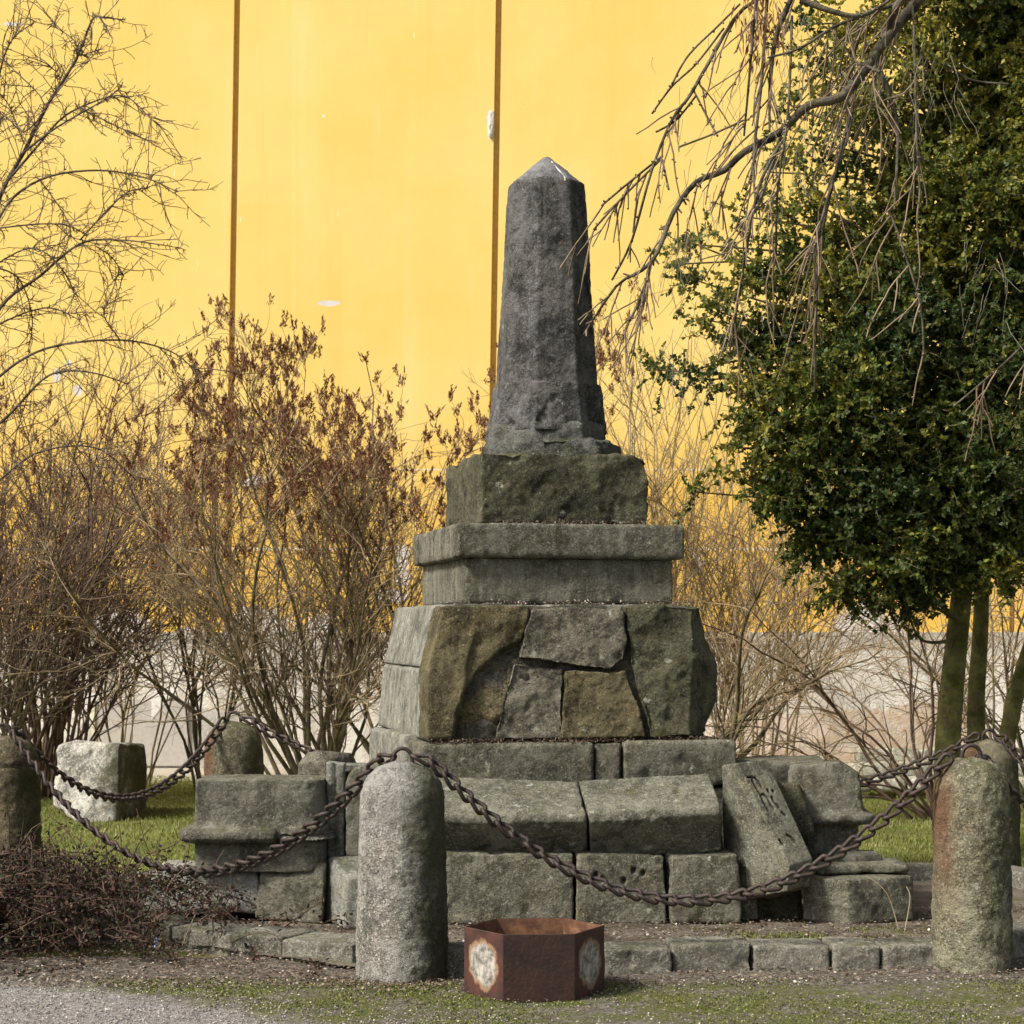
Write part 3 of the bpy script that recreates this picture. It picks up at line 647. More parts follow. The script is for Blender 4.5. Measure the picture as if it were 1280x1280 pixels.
# ------------------------------------------------------------------ loose architectural stones round the foot
FRAG = 'carved and squared stones piled round the monument foot'
def lo(name, pts, mat, label, cat='stone block', group=None, **kw):
    return loose(name, pts, M[mat], label, cat, group, **kw)
def holes(lst, r, d):
    def f(co, no):
        out = np.zeros(len(co))
        for c in lst:
            p = P(*c); dd = ((co[:, 0] - p.x) / r) ** 2 + ((co[:, 2] - p.z) / (r * c_asp)) ** 2
            out -= d * np.clip(1.2 - dd, 0, 1) * (no[:, 1] < -0.4)
        return out
    c_asp = 1.3
    return f
lo('stone_block', front_box([(553, 1066), (716, 1068), (717, 1157), (549, 1158)], 10.92, 0.45, 0.03), 'base', 'wide smooth squared block directly behind the rusty planter, right of the nearest bollard', voxel=0.013, amp=0.005, smooth=1)
lo('stone_block', front_box([(722, 1068), (830, 1070), (834, 1155), (720, 1158)], 10.93, 0.42, 0.05), 'base', 'squared block with small dark holes, above the right end of the rusty planter', voxel=0.011, amp=0.007, smooth=1,
   hook=holes([(745, 1094, 10.93), (753, 1099, 10.93), (792, 1088, 10.93), (804, 1092, 10.93), (780, 1101, 10.93)], 0.013, 0.04))
lo('stone_block', front_box([(838, 1071), (922, 1068), (926, 1100), (928, 1156), (840, 1157)], 10.9, 0.40, 0.06), 'base', 'lichen-spotted squared block behind the lowest sag of the front chain', voxel=0.013, amp=0.012, smooth=1)
lo('stone_block', front_box([(926, 1072), (946, 1076), (948, 1150), (926, 1152)], 11.0, 0.25, 0.06), 'rough', 'narrow broken stone wedged between the lichen-spotted block and the leaning carved stone', voxel=0.013, amp=0.014)
def cap(p):
    (x0, x1, yt0, yt1, x2, x3, yf0, yf1) = p
    return [P(x0, yt0, 11.26), P(x1, yt1, 11.26), P(x2, yf0, 10.90), P(x3, yf1, 10.90), P(x2, yf0 + 9, 10.895), P(x3, yf1 + 9, 10.895),
            P(x2 + 1, 1068, 11.07), P(x3 + 1, 1066, 11.07), P(x2, 1072, 11.35), P(x3 + 4, 1072, 11.35), P(x0, yt0 + 6, 11.34), P(x1 + 2, yt1 + 6, 11.34)]
lo('coping_stone', cap((545, 721, 970, 977, 530, 733, 1020, 1018)), 'coping', 'left one of two sloping coping stones, partly behind the nearest bollard', 'coping stone', 'sloping coping stones on the monument step', voxel=0.011, amp=0.007, smooth=1)
lo('coping_stone', cap((723, 886, 976, 967, 737, 901, 1018, 1008)), 'coping', 'right one of two sloping coping stones, beside the leaning carved stone', 'coping stone', 'sloping coping stones on the monument step', voxel=0.011, amp=0.007, smooth=1)
# left cluster
def rounded_slab(x0, x1, y0, y1, Y, dep, rr=22):
    poly = [(x0, y1), (x1, y1), (x1, y0), (x0 + rr, y0), (x0 + rr * 0.5, y0 + rr * 0.16), (x0 + rr * 0.15, y0 + rr * 0.5), (x0, y0 + rr)]
    return front_box(poly, Y, dep, 0.02)
lo('stone_slab', rounded_slab(432, 530, 957, 1072, 11.05, 0.2), 'dressed', 'upright slab with a rounded upper left corner, just left of the front left bollard', 'stone slab', voxel=0.014, amp=0.004)
lo('stone_post', [front_box([(408, 952), (431, 955), (431, 1150), (409, 1150)], 11.12, 0.12, 0.02), front_box([(431, 955), (520, 956), (520, 966), (431, 966)], 11.3, 0.14, 0.02)], 'dressed_pale', 'narrow upright moulded stone with a thin ledge, between the rounded slab and the moulded drum', 'stone post', voxel=0.012, amp=0.003, smooth=1,
   hook=lambda co, no: -0.012 * (np.abs(((co[:, 0] - P(419, 0, 11.1).x) / 0.012)) < 1) * (no[:, 1] < -0.6))
lo('rounded_stone', [P(370, 1100, 11.35), P(372, 955, 11.35), P(385, 940, 11.45), P(402, 938, 11.35), P(408, 950, 11.3), P(410, 1100, 11.3), P(440, 940, 11.5), P(447, 955, 11.5), P(445, 1100, 11.5), P(385, 940, 11.75), P(440, 943, 11.75), P(375, 1090, 11.8), P(445, 1090, 11.8)], 'lilac', 'round-topped brownish stone behind the narrow upright post, left of the monument', 'rounded stone', voxel=0.015, amp=0.010, smooth=5)
def plan_round(x0, x1, y0, y1, r0, r1, z, off=0.0):
    pts = []
    def arc(cx, cy, r, a0, a1, k=6):
        for i in range(k + 1):
            a = R(a0 + (a1 - a0) * i / k); pts.append(Vector((cx + (r + off) * math.cos(a), cy + (r + off) * math.sin(a), z)))
    arc(x0 + r0, y0 + r0, r0, 180, 270); arc(x1 - r1, y0 + r1, r1, 270, 360); arc(x1 - r1, y1 - r1, r1, 0, 90); arc(x0 + r0, y1 - r0, r0, 90, 180)
    return pts
def moulded(px0, px1, Y, dep, levels, r0=0.03, r1=0.14):
    xa, xb = P(px0, 0, Y).x, P(px1, 0, Y).x
    out = []
    for (za, oa), (zb, ob) in zip(levels[:-1], levels[1:]):
        if za == zb: continue
        out.append(plan_round(xa, xb, Y, Y + dep, r0, r1, za, oa) + plan_round(xa, xb, Y, Y + dep, r0, r1, zb, ob))
    return out
Zl = lambda py, Y: EYE - (py - HOR) * Y / FOC
YI = 10.95
lv = [(Zl(1090, YI), 0.0), (Zl(1053, YI), 0.0), (Zl(1052.5, YI), 0.06), (Zl(1047, YI), 0.085), (Zl(1039, YI), 0.085), (Zl(1036, YI), 0.04), (Zl(1034, YI), 0.012), (Zl(1027, YI), 0.004), (Zl(1010, YI), 0.0), (Zl(975, YI), 0.0)]
lo('moulded_drum', moulded(243, 405, YI, 0.42, lv, 0.02, 0.13), 'dressed', 'large moulded drum segment with a projecting rounded band, left of the monument', 'carved stone', voxel=0.008, amp=0.003, chip=0.006, smooth=0,
   hook=lambda co, no: -0.05 * np.clip((co[:, 0] - P(345, 0, YI).x) / 0.03, 0, 1) * (co[:, 2] < Zl(1035, YI)) * (co[:, 2] > Zl(1054, YI)))
lo('stone_slab', front_box([(190, 1088), (322, 1088), (330, 1142), (176, 1142)], 11.0, 0.5, 0.02), 'slab', 'low pale grey slab carrying the moulded drum, next to the brambles', 'stone slab', voxel=0.018, amp=0.012)
lo('stone_block', [P(326, 1082, 10.98), P(408, 1078, 10.98), P(318, 1148, 11.0), P(402, 1156, 10.9), P(412, 1074, 11.2), P(355, 1073, 11.35), P(330, 1140, 11.3), P(410, 1145, 11.3)], 'base', 'mossy squared block under the right end of the moulded drum', voxel=0.015, amp=0.010)
lo('stone_block', [P(405, 1148, 11.1), P(431, 1163, 10.74), P(480, 1160, 10.80), P(408, 1070, 11.12), P(415, 1072, 10.98), P(434, 1099, 10.78), P(480, 1094, 10.84), P(475, 1068, 11.1), P(480, 1145, 11.15)], 'dressed_pale', 'small block with a sloping chamfered top, partly behind the front left bollard', voxel=0.013, amp=0.005, smooth=1)
# right cluster
LA, LB_, LC, LD = P(922, 954, 10.98), P(958, 949, 11.10), P(987, 1082, 10.76), P(1016, 1074, 10.90)
strokes = [[(430, 335), (485, 332), (525, 338), (570, 385)], [(488, 372), (545, 480), (600, 570), (650, 680), (705, 772)], [(596, 566), (640, 560), (690, 600), (740, 700), (775, 752)],
           [(745, 600), (790, 670), (850, 735)], [(570, 385), (610, 460)], [(690, 500), (712, 528)], [(755, 508), (772, 524)], [(945, 1100), (1000, 1130), (1062, 1185)], [(850, 1170), (900, 1230)], [(880, 800), (930, 840)]]
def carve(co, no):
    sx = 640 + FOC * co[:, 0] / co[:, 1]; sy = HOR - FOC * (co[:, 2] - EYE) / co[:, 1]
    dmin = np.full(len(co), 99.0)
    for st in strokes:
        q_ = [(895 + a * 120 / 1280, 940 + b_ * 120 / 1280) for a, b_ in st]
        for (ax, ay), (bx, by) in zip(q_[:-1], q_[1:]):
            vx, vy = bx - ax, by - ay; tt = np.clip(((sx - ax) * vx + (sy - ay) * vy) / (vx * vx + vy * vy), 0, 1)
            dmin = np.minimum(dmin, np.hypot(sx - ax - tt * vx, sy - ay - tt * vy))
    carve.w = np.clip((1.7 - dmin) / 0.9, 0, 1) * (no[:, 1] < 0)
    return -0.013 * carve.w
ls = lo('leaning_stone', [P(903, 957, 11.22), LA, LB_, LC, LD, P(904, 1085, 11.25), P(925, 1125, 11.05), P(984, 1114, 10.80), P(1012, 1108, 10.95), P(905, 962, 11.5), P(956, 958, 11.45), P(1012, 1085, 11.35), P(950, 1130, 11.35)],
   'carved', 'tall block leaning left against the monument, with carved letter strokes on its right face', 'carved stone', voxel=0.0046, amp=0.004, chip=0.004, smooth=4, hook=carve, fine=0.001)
at = ls.data.attributes.new('dirt_shade', 'FLOAT', 'POINT'); at.data.foreach_set('value', carve.w.astype(np.float32))  # stroke mask for the painted groove shadow
YN = 11.45
lv = [(Zl(1085, YN), -0.02), (Zl(1031, YN), -0.02), (Zl(1030, YN), 0.05), (Zl(1025, YN), 0.075), (Zl(1018, YN), 0.07), (Zl(1014, YN), 0.01)]
lo('moulded_block', moulded(1004, 1079, YN, 0.40, lv, 0.02, 0.03) + [[P(1000, 1016, YN), P(1078, 1016, YN), P(1077, 990, YN), P(1074, 967, YN + .02), P(1050, 952, YN + .03), P(996, 957, YN + .02), P(985, 985, YN + .05), P(1000, 1016, YN + .4), P(1080, 1016, YN + .4), P(1072, 964, YN + .4), P(1050, 950, YN + .4), P(985, 955, YN + .4)]],
   'dressed', 'upturned moulded block with sloping shoulder and projecting band, behind the front chain at right', 'carved stone', voxel=0.0105, amp=0.005, chip=0.008, smooth=1)
lo('stone_block', front_box([(984, 1082), (1090, 1082), (1092, 1098), (984, 1098)], 11.4, 0.4), 'dressed', 'low plain stone under the upturned moulded block', voxel=0.018, amp=0.006)
lo('stone_block', front_box([(938, 1078), (1000, 1086), (1004, 1150), (934, 1152)], 11.12, 0.3, 0.1), 'rough', 'dark block wedged under the foot of the leaning carved stone', voxel=0.013, amp=0.010)
lo('stone_slab', [P(912, 950, 11.75), P(1036, 952, 11.70), P(1036, 958, 11.70), P(912, 960, 11.75), P(935, 945, 12.2), P(1022, 944, 12.2), P(1024, 1000, 12.2), P(935, 1000, 12.2), P(950, 1000, 11.8), P(1030, 1000, 11.8)], 'dressed', 'flat dark slab lying behind the leaning carved stone', 'stone slab', voxel=0.014, amp=0.005, smooth=1)
lo('stone_fragment', [[P(962, 977, 11.25), P(1000, 978, 11.22), P(1003, 1020, 11.22), P(1018, 1032, 11.22), P(1018, 1045, 11.22), P(975, 1045, 11.22), P(965, 980, 11.5), P(1000, 978, 11.45), P(1015, 1030, 11.5), P(975, 1045, 11.5)], front_box([(980, 1044), (1008, 1044), (1010, 1085), (980, 1085)], 11.27, 0.2)], 'rough', 'stepped broken fragment with pale top edge, just right of the leaning carved stone', 'stone fragment', voxel=0.013, amp=0.008, smooth=1)
lo('stone_block', [P(1003, 1098, 11.0), P(1004, 1150, 11.0), P(1062, 1160, 10.86), P(1060, 1100, 10.86), P(1141, 1096, 11.0), P(1142, 1150, 11.0), P(1020, 1092, 11.3), P(1135, 1090, 11.35), P(1020, 1140, 11.3), P(1135, 1140, 11.35)], 'base', 'squared corner block low on the ground, left of the front right bollard', voxel=0.013, amp=0.009, smooth=1)
lo('stone_slab', front_box([(1022, 1082), (1136, 1079), (1137, 1091), (1022, 1094)], 11.15, 0.3, 0.04), 'base', 'upper thin slab lying on the squared corner block', 'stone slab', voxel=0.013, amp=0.004)
lo('stone_slab', front_box([(1030, 1069), (1103, 1067), (1105, 1079), (1030, 1081)], 11.3, 0.25, 0.04), 'dressed', 'smallest thin slab, topmost of the slabs near the front right bollard', 'stone slab', voxel=0.013, amp=0.004)
# stone on the lawn
lo('lawn_stone', [P(70, 934, 17.6), P(66, 1005, 17.6), P(98, 1032, 17.2), P(146, 1030, 17.2), P(150, 928, 17.25), P(96, 927, 17.5), P(182, 932, 17.9), P(183, 1010, 17.9), P(160, 1024, 17.5), P(80, 930, 18.3), P(178, 930, 18.3), P(80, 1005, 18.3), P(178, 1005, 18.3)], 'lawnstone', 'large pale stone block with dark green algal growth, standing on the lawn at left', 'stone block', voxel=0.022, amp=0.03, freq=4, smooth=1, chip=0.02)
# low retaining stones at the back right
bw = tag(empty('low_stone_wall', (P(1180, 0, 20).x, 20, 0)), 'low wall of pale yellow-lichened stones behind the arching bare shrub at right', 'wall')
M['yel'] = stone_mat('lichened_pale_stone', (0.26, 0.25, 0.19), (0.55, 0.52, 0.42), moss=0.5, lichen=0.5, streak=0.1, bump=0.6, warm=(0.46, 0.36, 0.07))
rw = random.Random(4)
for row, (ya, yb) in enumerate(((936, 953), (954, 972), (973, 991))):
    xx = 1074 - row * 8
    while xx < 1330:
        w_ = rw.uniform(34, 62); a_ = front_box([(xx, ya), (xx + w_ - 1.5, ya), (xx + w_ - 1.5, yb), (xx, yb)], 20 - row * 0.25, 0.3)
        mkobj('wall_stone', stone_mesh([[p - bw.location for p in a_]], voxel=0.03, amp=0.02, smooth=1), M['yel'], bw); xx += w_

# ------------------------------------------------------------------ kerb
kerb = empty('kerb'); kerb['kind'] = 'structure'
KN = [0]
def kerb_run(a, b_, cuts, mat='kerb', h=0.112, w=0.23, vox=0.016):
    d = (b_ - a); L_ = d.length; d.normalize(); nrm = Vector((-d.y, d.x))
    for (s0, s1) in zip(cuts[:-1], cuts[1:]):
        KN[0] += 1; r_ = random.Random(KN[0])
        pa = a + d * (s0 + 0.006) + nrm * r_.uniform(-.015, .02); pb = a + d * (s1 - 0.006) + nrm * r_.uniform(-.015, .02)
        hh = h + r_.uniform(-0.012, 0.012); hb = hh + r_.uniform(-0.01, 0.01)
        pts = []
        for p, zz in ((pa, hh), (pb, hb)):
            for q_, dz in ((p, 0), (p + nrm * w, 0.006)):
                pts += [Vector((q_.x, q_.y, -0.12)), Vector((q_.x, q_.y, zz + dz))]
        mkobj('kerb_stone', stone_mesh([pts], voxel=vox * 0.72, amp=0.006, freq=4.5, smooth=1, chip=0.010), M[mat], kerb)
def cuts_from(a, b_, pxs):
    d = (b_ - a).normalized(); out = []
    for px in pxs:      # where the sight line at px crosses the run
        k = (px - 640) / FOC; s_ = (k * a.y - a.x) / (d.x - k * d.y); out.append(s_)
    return out
A, B = Vector((-0.50, 9.30)), Vector((2.22, 9.58))
kerb_run(A, B, cuts_from(A, B, [541, 590, 672, 755, 841, 941, 1040, 1101, 1192]))
A2, B2 = Vector((-2.88, 11.0)), Vector((-0.52, 9.45))
kerb_run(A2, B2, cuts_from(A2, B2, [60, 108, 160, 212, 288, 352, 440]), h=0.085, w=0.28)
kerb_run(Vector((2.30, 9.66)), Vector((4.0, 11.3)), [0.1, 0.55, 1.0, 1.5, 2.0])
kerb_run(Vector((3.95, 11.4)), Vector((3.12, 12.9)), [0.2, 0.7, 1.2, 1.7], vox=0.022)
kerb_run(Vector((3.05, 13.0)), Vector((-1.85, 13.35)), [0.2 + 0.47 * i for i in range(10)], vox=0.024)
kerb_run(Vector((-1.9, 13.3)), Vector((-2.88, 11.2)), [0.2, 0.65, 1.1, 1.6, 2.1], vox=0.022)

# ------------------------------------------------------------------ bollards
def bollard(x, y, h, r, mat, label, hook=None, vox=0.012, dome=1.0, taper=0.02):
    root = tag(empty('bollard', (x, y, 0)), label, 'bollard', 'granite bollards carrying the chains')
    prof = [(r + taper, -0.1), (r + taper, 0.02)]
    for i in range(0, 9):
        a = i / 8 * math.pi / 2; prof.append((r * math.cos(a) ** 0.85 if i < 8 else 0.01, h - r * 0.95 * dome + r * 0.95 * dome * math.sin(a)))
    pts = [Vector((rr * math.cos(k * math.pi / 14), rr * math.sin(k * math.pi / 14), zz)) for rr, zz in prof for k in range(28)]
    mkobj('post', stone_mesh([pts], voxel=vox, amp=0.010, freq=6, chip=0.006, smooth=2, hook=hook, fine=0.006), mat, root)
    return root
EH = {}
bol = {}
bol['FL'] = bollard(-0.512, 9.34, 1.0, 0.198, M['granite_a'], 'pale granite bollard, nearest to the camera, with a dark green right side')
bol['FR'] = bollard(2.205, 9.60, 1.0, 0.176, M['granite_b'], 'granite bollard with a long rust stain down its left side, front right')
bol['BR'] = bollard(3.09, 12.95, 0.91, 0.185, M['granite_c'], 'granite bollard half hidden behind the rust-stained bollard at right', vox=0.016)
bol['BL'] = bollard(-1.85, 13.3, 1.01, 0.192, M['granite_c'], 'mossy granite bollard behind the moulded drum, rust stained at left', vox=0.016)
bol['L'] = bollard(-2.84, 11.15, 1.03, 0.20, M['granite_d'], 'brown granite bollard with a thin groove, cut by the left edge of the picture', vox=0.014,
                   hook=lambda co, no: -0.012 * np.clip(1 - np.abs(co[:, 2] - 0.862) / 0.012, 0, 1))
bol['R'] = bollard(4.0, 11.3, 1.0, 0.19, M['granite_c'], 'granite bollard standing beyond the right edge of the picture', vox=0.02)
# eye bolts
def tube_pts(pts, r, k=8, closed=False):
    pts = [Vector(p) for p in pts]; n_ = len(pts); co = []; 
    up = Vector((0, 0, 1)) 
    for i, p in enumerate(pts):
        a = pts[(i - 1) % n_] if (closed or i > 0) else pts[i]; b_ = pts[(i + 1) % n_] if (closed or i < n_ - 1) else pts[i]
        t_ = (b_ - a).normalized(); s_ = t_.cross(Vector((0.13, 0.97, 0.2))).normalized(); u_ = s_.cross(t_)
        for j in range(k):
            an = 2 * math.pi * j / k; co.append(p + (s_ * math.cos(an) + u_ * math.sin(an)) * r)
    f = []
    for i in range(n_ if closed else n_ - 1):
        for j in range(k):
            a = i * k + j; b_ = i * k + (j + 1) % k; c = ((i + 1) % n_) * k + (j + 1) % k; d = ((i + 1) % n_) * k + j
            f.append((a, b_, c, d))
    return np.array([tuple(v_) for v_ in co]), np.array(f)
hp = {'FL': (1.0, 0.0), 'FR': (1.0, 0.02), 'BR': (0.91, 0.05), 'BL': (1.01, -0.0), 'L': (1.03, 0.0), 'R': (1.0, 0)}
for k_, root in bol.items():
    h = hp[k_][0]; pts = [(-0.045, 0, h - 0.06)] + [(-0.045 * math.cos(a), 0, h + 0.005 + 0.052 * math.sin(a)) for a in [i * math.pi / 8 for i in range(9)]] + [(0.045, 0, h - 0.06)]
    co, f = tube_pts(pts, 0.010); mkobj('eye_bolt', mesh_np('eye_bolt', co, f, 4, True), M['iron'], root)

# ------------------------------------------------------------------ chains
LL, LW, LR = 0.120, 0.072, 0.0108     # outer length, outer width, wire radius
pts = []
hl, hw = LL / 2 - LR, LW / 2 - LR
for i in range(20):
    a = 2 * math.pi * i / 20; cx_ = (hl - hw) * (1 if math.cos(a) >= 0 else -1); pts.append((cx_ + hw * math.cos(a), hw * math.sin(a), 0))
def stad():
    out = []
    for i in range(9): a = -math.pi / 2 + math.pi * i / 8; out.append((hl - hw + hw * math.cos(a), hw * math.sin(a)))
    for i in range(9): a = math.pi / 2 + math.pi * i / 8; out.append((-(hl - hw) + hw * math.cos(a), hw * math.sin(a)))
    return out
st = stad(); n_ = len(st); co = []; f = []
for i, (x_, y_) in enumerate(st):
    a, b_ = st[i - 1], st[(i + 1) % n_]; t_ = Vector((b_[0] - a[0], b_[1] - a[1], 0)).normalized(); s_ = Vector((t_.y, -t_.x, 0))
    tau = R(44) * (x_ / hl); s3 = Vector((s_.x, s_.y * math.cos(tau), s_.y * math.sin(tau))); n3_ = Vector((0, -math.sin(tau), math.cos(tau)))
    c3 = Vector((x_, y_ * math.cos(tau), y_ * math.sin(tau)))
    for j in range(7):
        an = 2 * math.pi * j / 7; co.append(tuple(c3 + s3 * (LR * math.cos(an)) + n3_ * (LR * math.sin(an))))
for i in range(n_):
    for j in range(7):
        f.append((i * 7 + j, ((i + 1) % n_) * 7 + j, ((i + 1) % n_) * 7 + (j + 1) % 7, i * 7 + (j + 1) % 7))
link_me = mesh_np('link', co, f, 4, True); link_me.materials.append(M['iron'])
def catenary(a, b_, sag, n=200):
    out = []
    for i in range(n + 1):
        t_ = i / n; p = a.lerp(b_, t_); p.z -= sag * 4 * t_ * (1 - t_); out.append(p)
    return out
def chain(a, b_, sag, label, over=0.0, r=0.2, rndm=1):
    a = Vector(a); b_ = Vector(b_); root = tag(empty('chain', (a + b_) / 2 - Vector((0, 0, 0))), label, 'chain', 'rusty iron chains hung between the bollards')
    d = (b_ - a); dh = Vector((d.x, d.y, 0)).normalized()
    # lies over the shoulder of each dome first, then hangs
    pa, pb = [], []
    for k in range(1, 6):
        t_ = k / 5; an = t_ * R(52)
        pa.append(a + dh * (r * 0.98 * math.sin(an)) + Vector((0, 0, -r * (1 - math.cos(an)) + 0.006)))
        pb.append(b_ - dh * (r * 0.98 * math.sin(an)) + Vector((0, 0, -r * (1 - math.cos(an)) + 0.006)))
    A_, B_ = pa[-1], pb[-1]
    curve = [a + dh * 0.02] + pa + catenary(A_, B_, sag - 0.08)[1:-1] + pb[::-1] + [b_ - dh * 0.02]
    # resample at pitch
    pitch = LL - 3.2 * LR; acc = 0; out = [curve[0]]; nxt = pitch
    for p, q_ in zip(curve[:-1], curve[1:]):
        L_ = (q_ - p).length
        while acc + L_ >= nxt:
            out.append(p.lerp(q_, (nxt - acc) / L_)); nxt += pitch
        acc += L_
    rr = random.Random(rndm)
    for i, (p, q_) in enumerate(zip(out[:-1], out[1:])):
        t_ = (q_ - p).normalized(); quat = t_.to_track_quat('X', 'Z')
        roll = R(38 + rr.uniform(-7, 7))
        o_ = bpy.data.objects.new('link', link_me); C.objects.link(o_); o_.parent = root
        o_.location = (p + q_) / 2 - root.location; o_.rotation_mode = 'QUATERNION'; o_.rotation_quaternion = quat @ Quaternion((1, 0, 0), roll)
tp = {k_: Vector((bol[k_].location.x, bol[k_].location.y, hp[k_][0])) for k_ in bol}
chain(tp['FL'] + Vector((0.03, 0, 0.02)), tp['FR'] + Vector((-0.02, -.02, 0.02)), 0.70, 'long front chain sagging between the nearest bollard and the rust-stained one', rndm=1)
chain(tp['FL'] + Vector((-0.03, 0, 0.02)), tp['L'] + Vector((0.0, -.03, 0.03)), 0.67, 'front left chain hanging over the brambles from the nearest bollard to the left edge', rndm=2)
chain(tp['L'] + Vector((0.03, 0, 0.03)), tp['BL'] + Vector((-.02, 0, 0.02)), 0.47, 'chain across the lawn at left, running up to the mossy bollard behind the moulded drum', rndm=3)
chain(tp['BL'] + Vector((0.03, 0, 0.02)), tp['BR'] + Vector((-.03, 0, 0.02)), 0.62, 'back chain passing behind the monument between the two rear bollards', rndm=4)
chain(tp['BR'] + Vector((0.03, -.02, 0.02)), tp['R'] + Vector((0, .02, 0.02)), 0.4, 'upper chain hanging down at the right edge from the half hidden bollard', rndm=5)
chain(tp['FR'] + Vector((0.03, 0, 0.0)), tp['R'] + Vector((-.02, 0, 0.02)), 0.5, 'short bit of chain right of the rust-stained bollard, running out of the picture', r=0.17, rndm=6)

# ------------------------------------------------------------------ rusty hexagonal planter
pc = Vector((P(668, 0, 8.95).x, 8.95, 0)); ps, phh = 0.315, 0.285
pl = tag(empty('planter', pc, R(4)), 'low rusty six-sided steel planter with worn pale ovals on its slanting sides', 'planter')
for i in range(6):
    a0 = R(180 + 60 * i); a1 = R(240 + 60 * i)
    p0 = Vector((ps * math.cos(a0), ps * math.sin(a0) * 0.92, 0)); p1 = Vector((ps * math.cos(a1), ps * math.sin(a1) * 0.92, 0))
    mid = (p0 + p1) / 2; L_ = (p1 - p0).length; ang = math.atan2((p1 - p0).y, (p1 - p0).x)
    me = box_mesh('side_panel', -L_ / 2, L_ / 2, 0.0, 0.008, -0.145, phh - 0.135)
    bm = bmesh.new(); bm.from_mesh(me); bmesh.ops.bevel(bm, geom=bm.edges[:], offset=0.002, segments=1, affect='EDGES'); bm.to_mesh(me); bm.free()
    me.materials.append(M['oval'] if i in (0, 2) else M['rust_out']); me.materials.append(M['rust_in'])
    for pf in me.polygons:
        if pf.normal.y > 0.9: pf.material_index = 1
    o_ = mkobj('side_panel', me, None, pl); o_.location = mid + Vector((0, 0, 0.135)); o_.rotation_euler = (0, 0, ang)
    if i in (0, 2): o_['label'] = 'side panel with a worn pale oval'
hx = [Vector((0.90 * ps * math.cos(R(60 * i)), 0.90 * ps * 0.92 * math.sin(R(60 * i)), z_)) for i in range(6) for z_ in (0.0, 0.17)]
mkobj('planter_soil', stone_mesh([hx], voxel=0.02, amp=0.012, freq=12, smooth=1), M['soil'], pl)

# ------------------------------------------------------------------ plants
class Twigs:
    def __init__(s): s.co = []; s.f = []; s.n = 0
    def tube(s, pts, r0, r1, k=4):
        pts = np.asarray(pts, dtype=np.float64); n_ = len(pts)
        t_ = np.gradient(pts, axis=0); t_ /= np.linalg.norm(t_, axis=1)[:, None] + 1e-9
        ref = np.array([0.31, 0.87, 0.38]); s_ = np.cross(t_, ref); s_ /= np.linalg.norm(s_, axis=1)[:, None] + 1e-9
        u_ = np.cross(s_, t_); rad = np.linspace(r0, r1, n_)
        an = np.arange(k) * 2 * math.pi / k
        c = pts[:, None, :] + rad[:, None, None] * (np.cos(an)[None, :, None] * s_[:, None, :] + np.sin(an)[None, :, None] * u_[:, None, :])
        s.co.append(c.reshape(-1, 3))
        i = np.arange((n_ - 1))[:, None] * k + np.arange(k)[None, :]; j = np.arange((n_ - 1))[:, None] * k + (np.arange(k)[None, :] + 1) % k
        s.f.append((np.stack([i, j, j + k, i + k], -1).reshape(-1, 4)) + s.n); s.n += n_ * k
    def build(s, name, mat, parent=None, org=(0, 0, 0)):
        if not s.co: return None
        me = mesh_np(name, np.concatenate(s.co) - np.array(org), np.concatenate(s.f), 4, True)
        return mkobj(name, me, mat, parent)
class Leaves:
    """small quads (two triangles) or triangles, each with its own tone"""
    def __init__(s): s.p = []; s.tone = []
    def quads(s, c, ax, wd, tone):      # centre, half-length vector, half-width vector  (arrays Nx3)
        s.p.append(np.stack([c - ax, c - ax * 0.1 + wd, c + ax, c - ax * 0.1 - wd], 1)); s.tone.append(tone)
    def build(s, name, mat, parent=None, org=(0, 0, 0)):
        p = np.concatenate(s.p); nq = len(p); tone = np.concatenate(s.tone)
        me = mesh_np(name, p.reshape(-1, 3) - np.array(org), np.arange(nq * 4), 4, False)
        at = me.attributes.new('tone', 'FLOAT', 'FACE'); at.data.foreach_set('value', tone.astype(np.float32))
        return mkobj(name, me, mat, parent)
def rand_unit(rg, n_): v_ = rg.normal(size=(n_, 3)); return v_ / np.linalg.norm(v_, axis=1)[:, None]
def wander(rg, p, d, L_, n_, wob, grav):
    pts = [np.array(p, float)]; d = np.array(d, float); d /= np.linalg.norm(d); st_ = L_ / n_
    for i in range(n_):
        d = d + rg.normal(size=3) * wob + np.array([0, 0, grav]); d /= np.linalg.norm(d); pts.append(pts[-1] + d * st_)
    return np.array(pts)
def at_t(pts, t_):
    k = t_ * (len(pts) - 1); i = min(int(k), len(pts) - 2); return pts[i] + (pts[i + 1] - pts[i]) * (k - i), pts[i + 1] - pts[i]
def side_dir(rg, tan, spread):
    tan = tan / (np.linalg.norm(tan) + 1e-9); r_ = rg.normal(size=3); r_ -= tan * r_.dot(tan); r_ /= np.linalg.norm(r_) + 1e-9
    return tan * math.cos(spread) + r_ * math.sin(spread)

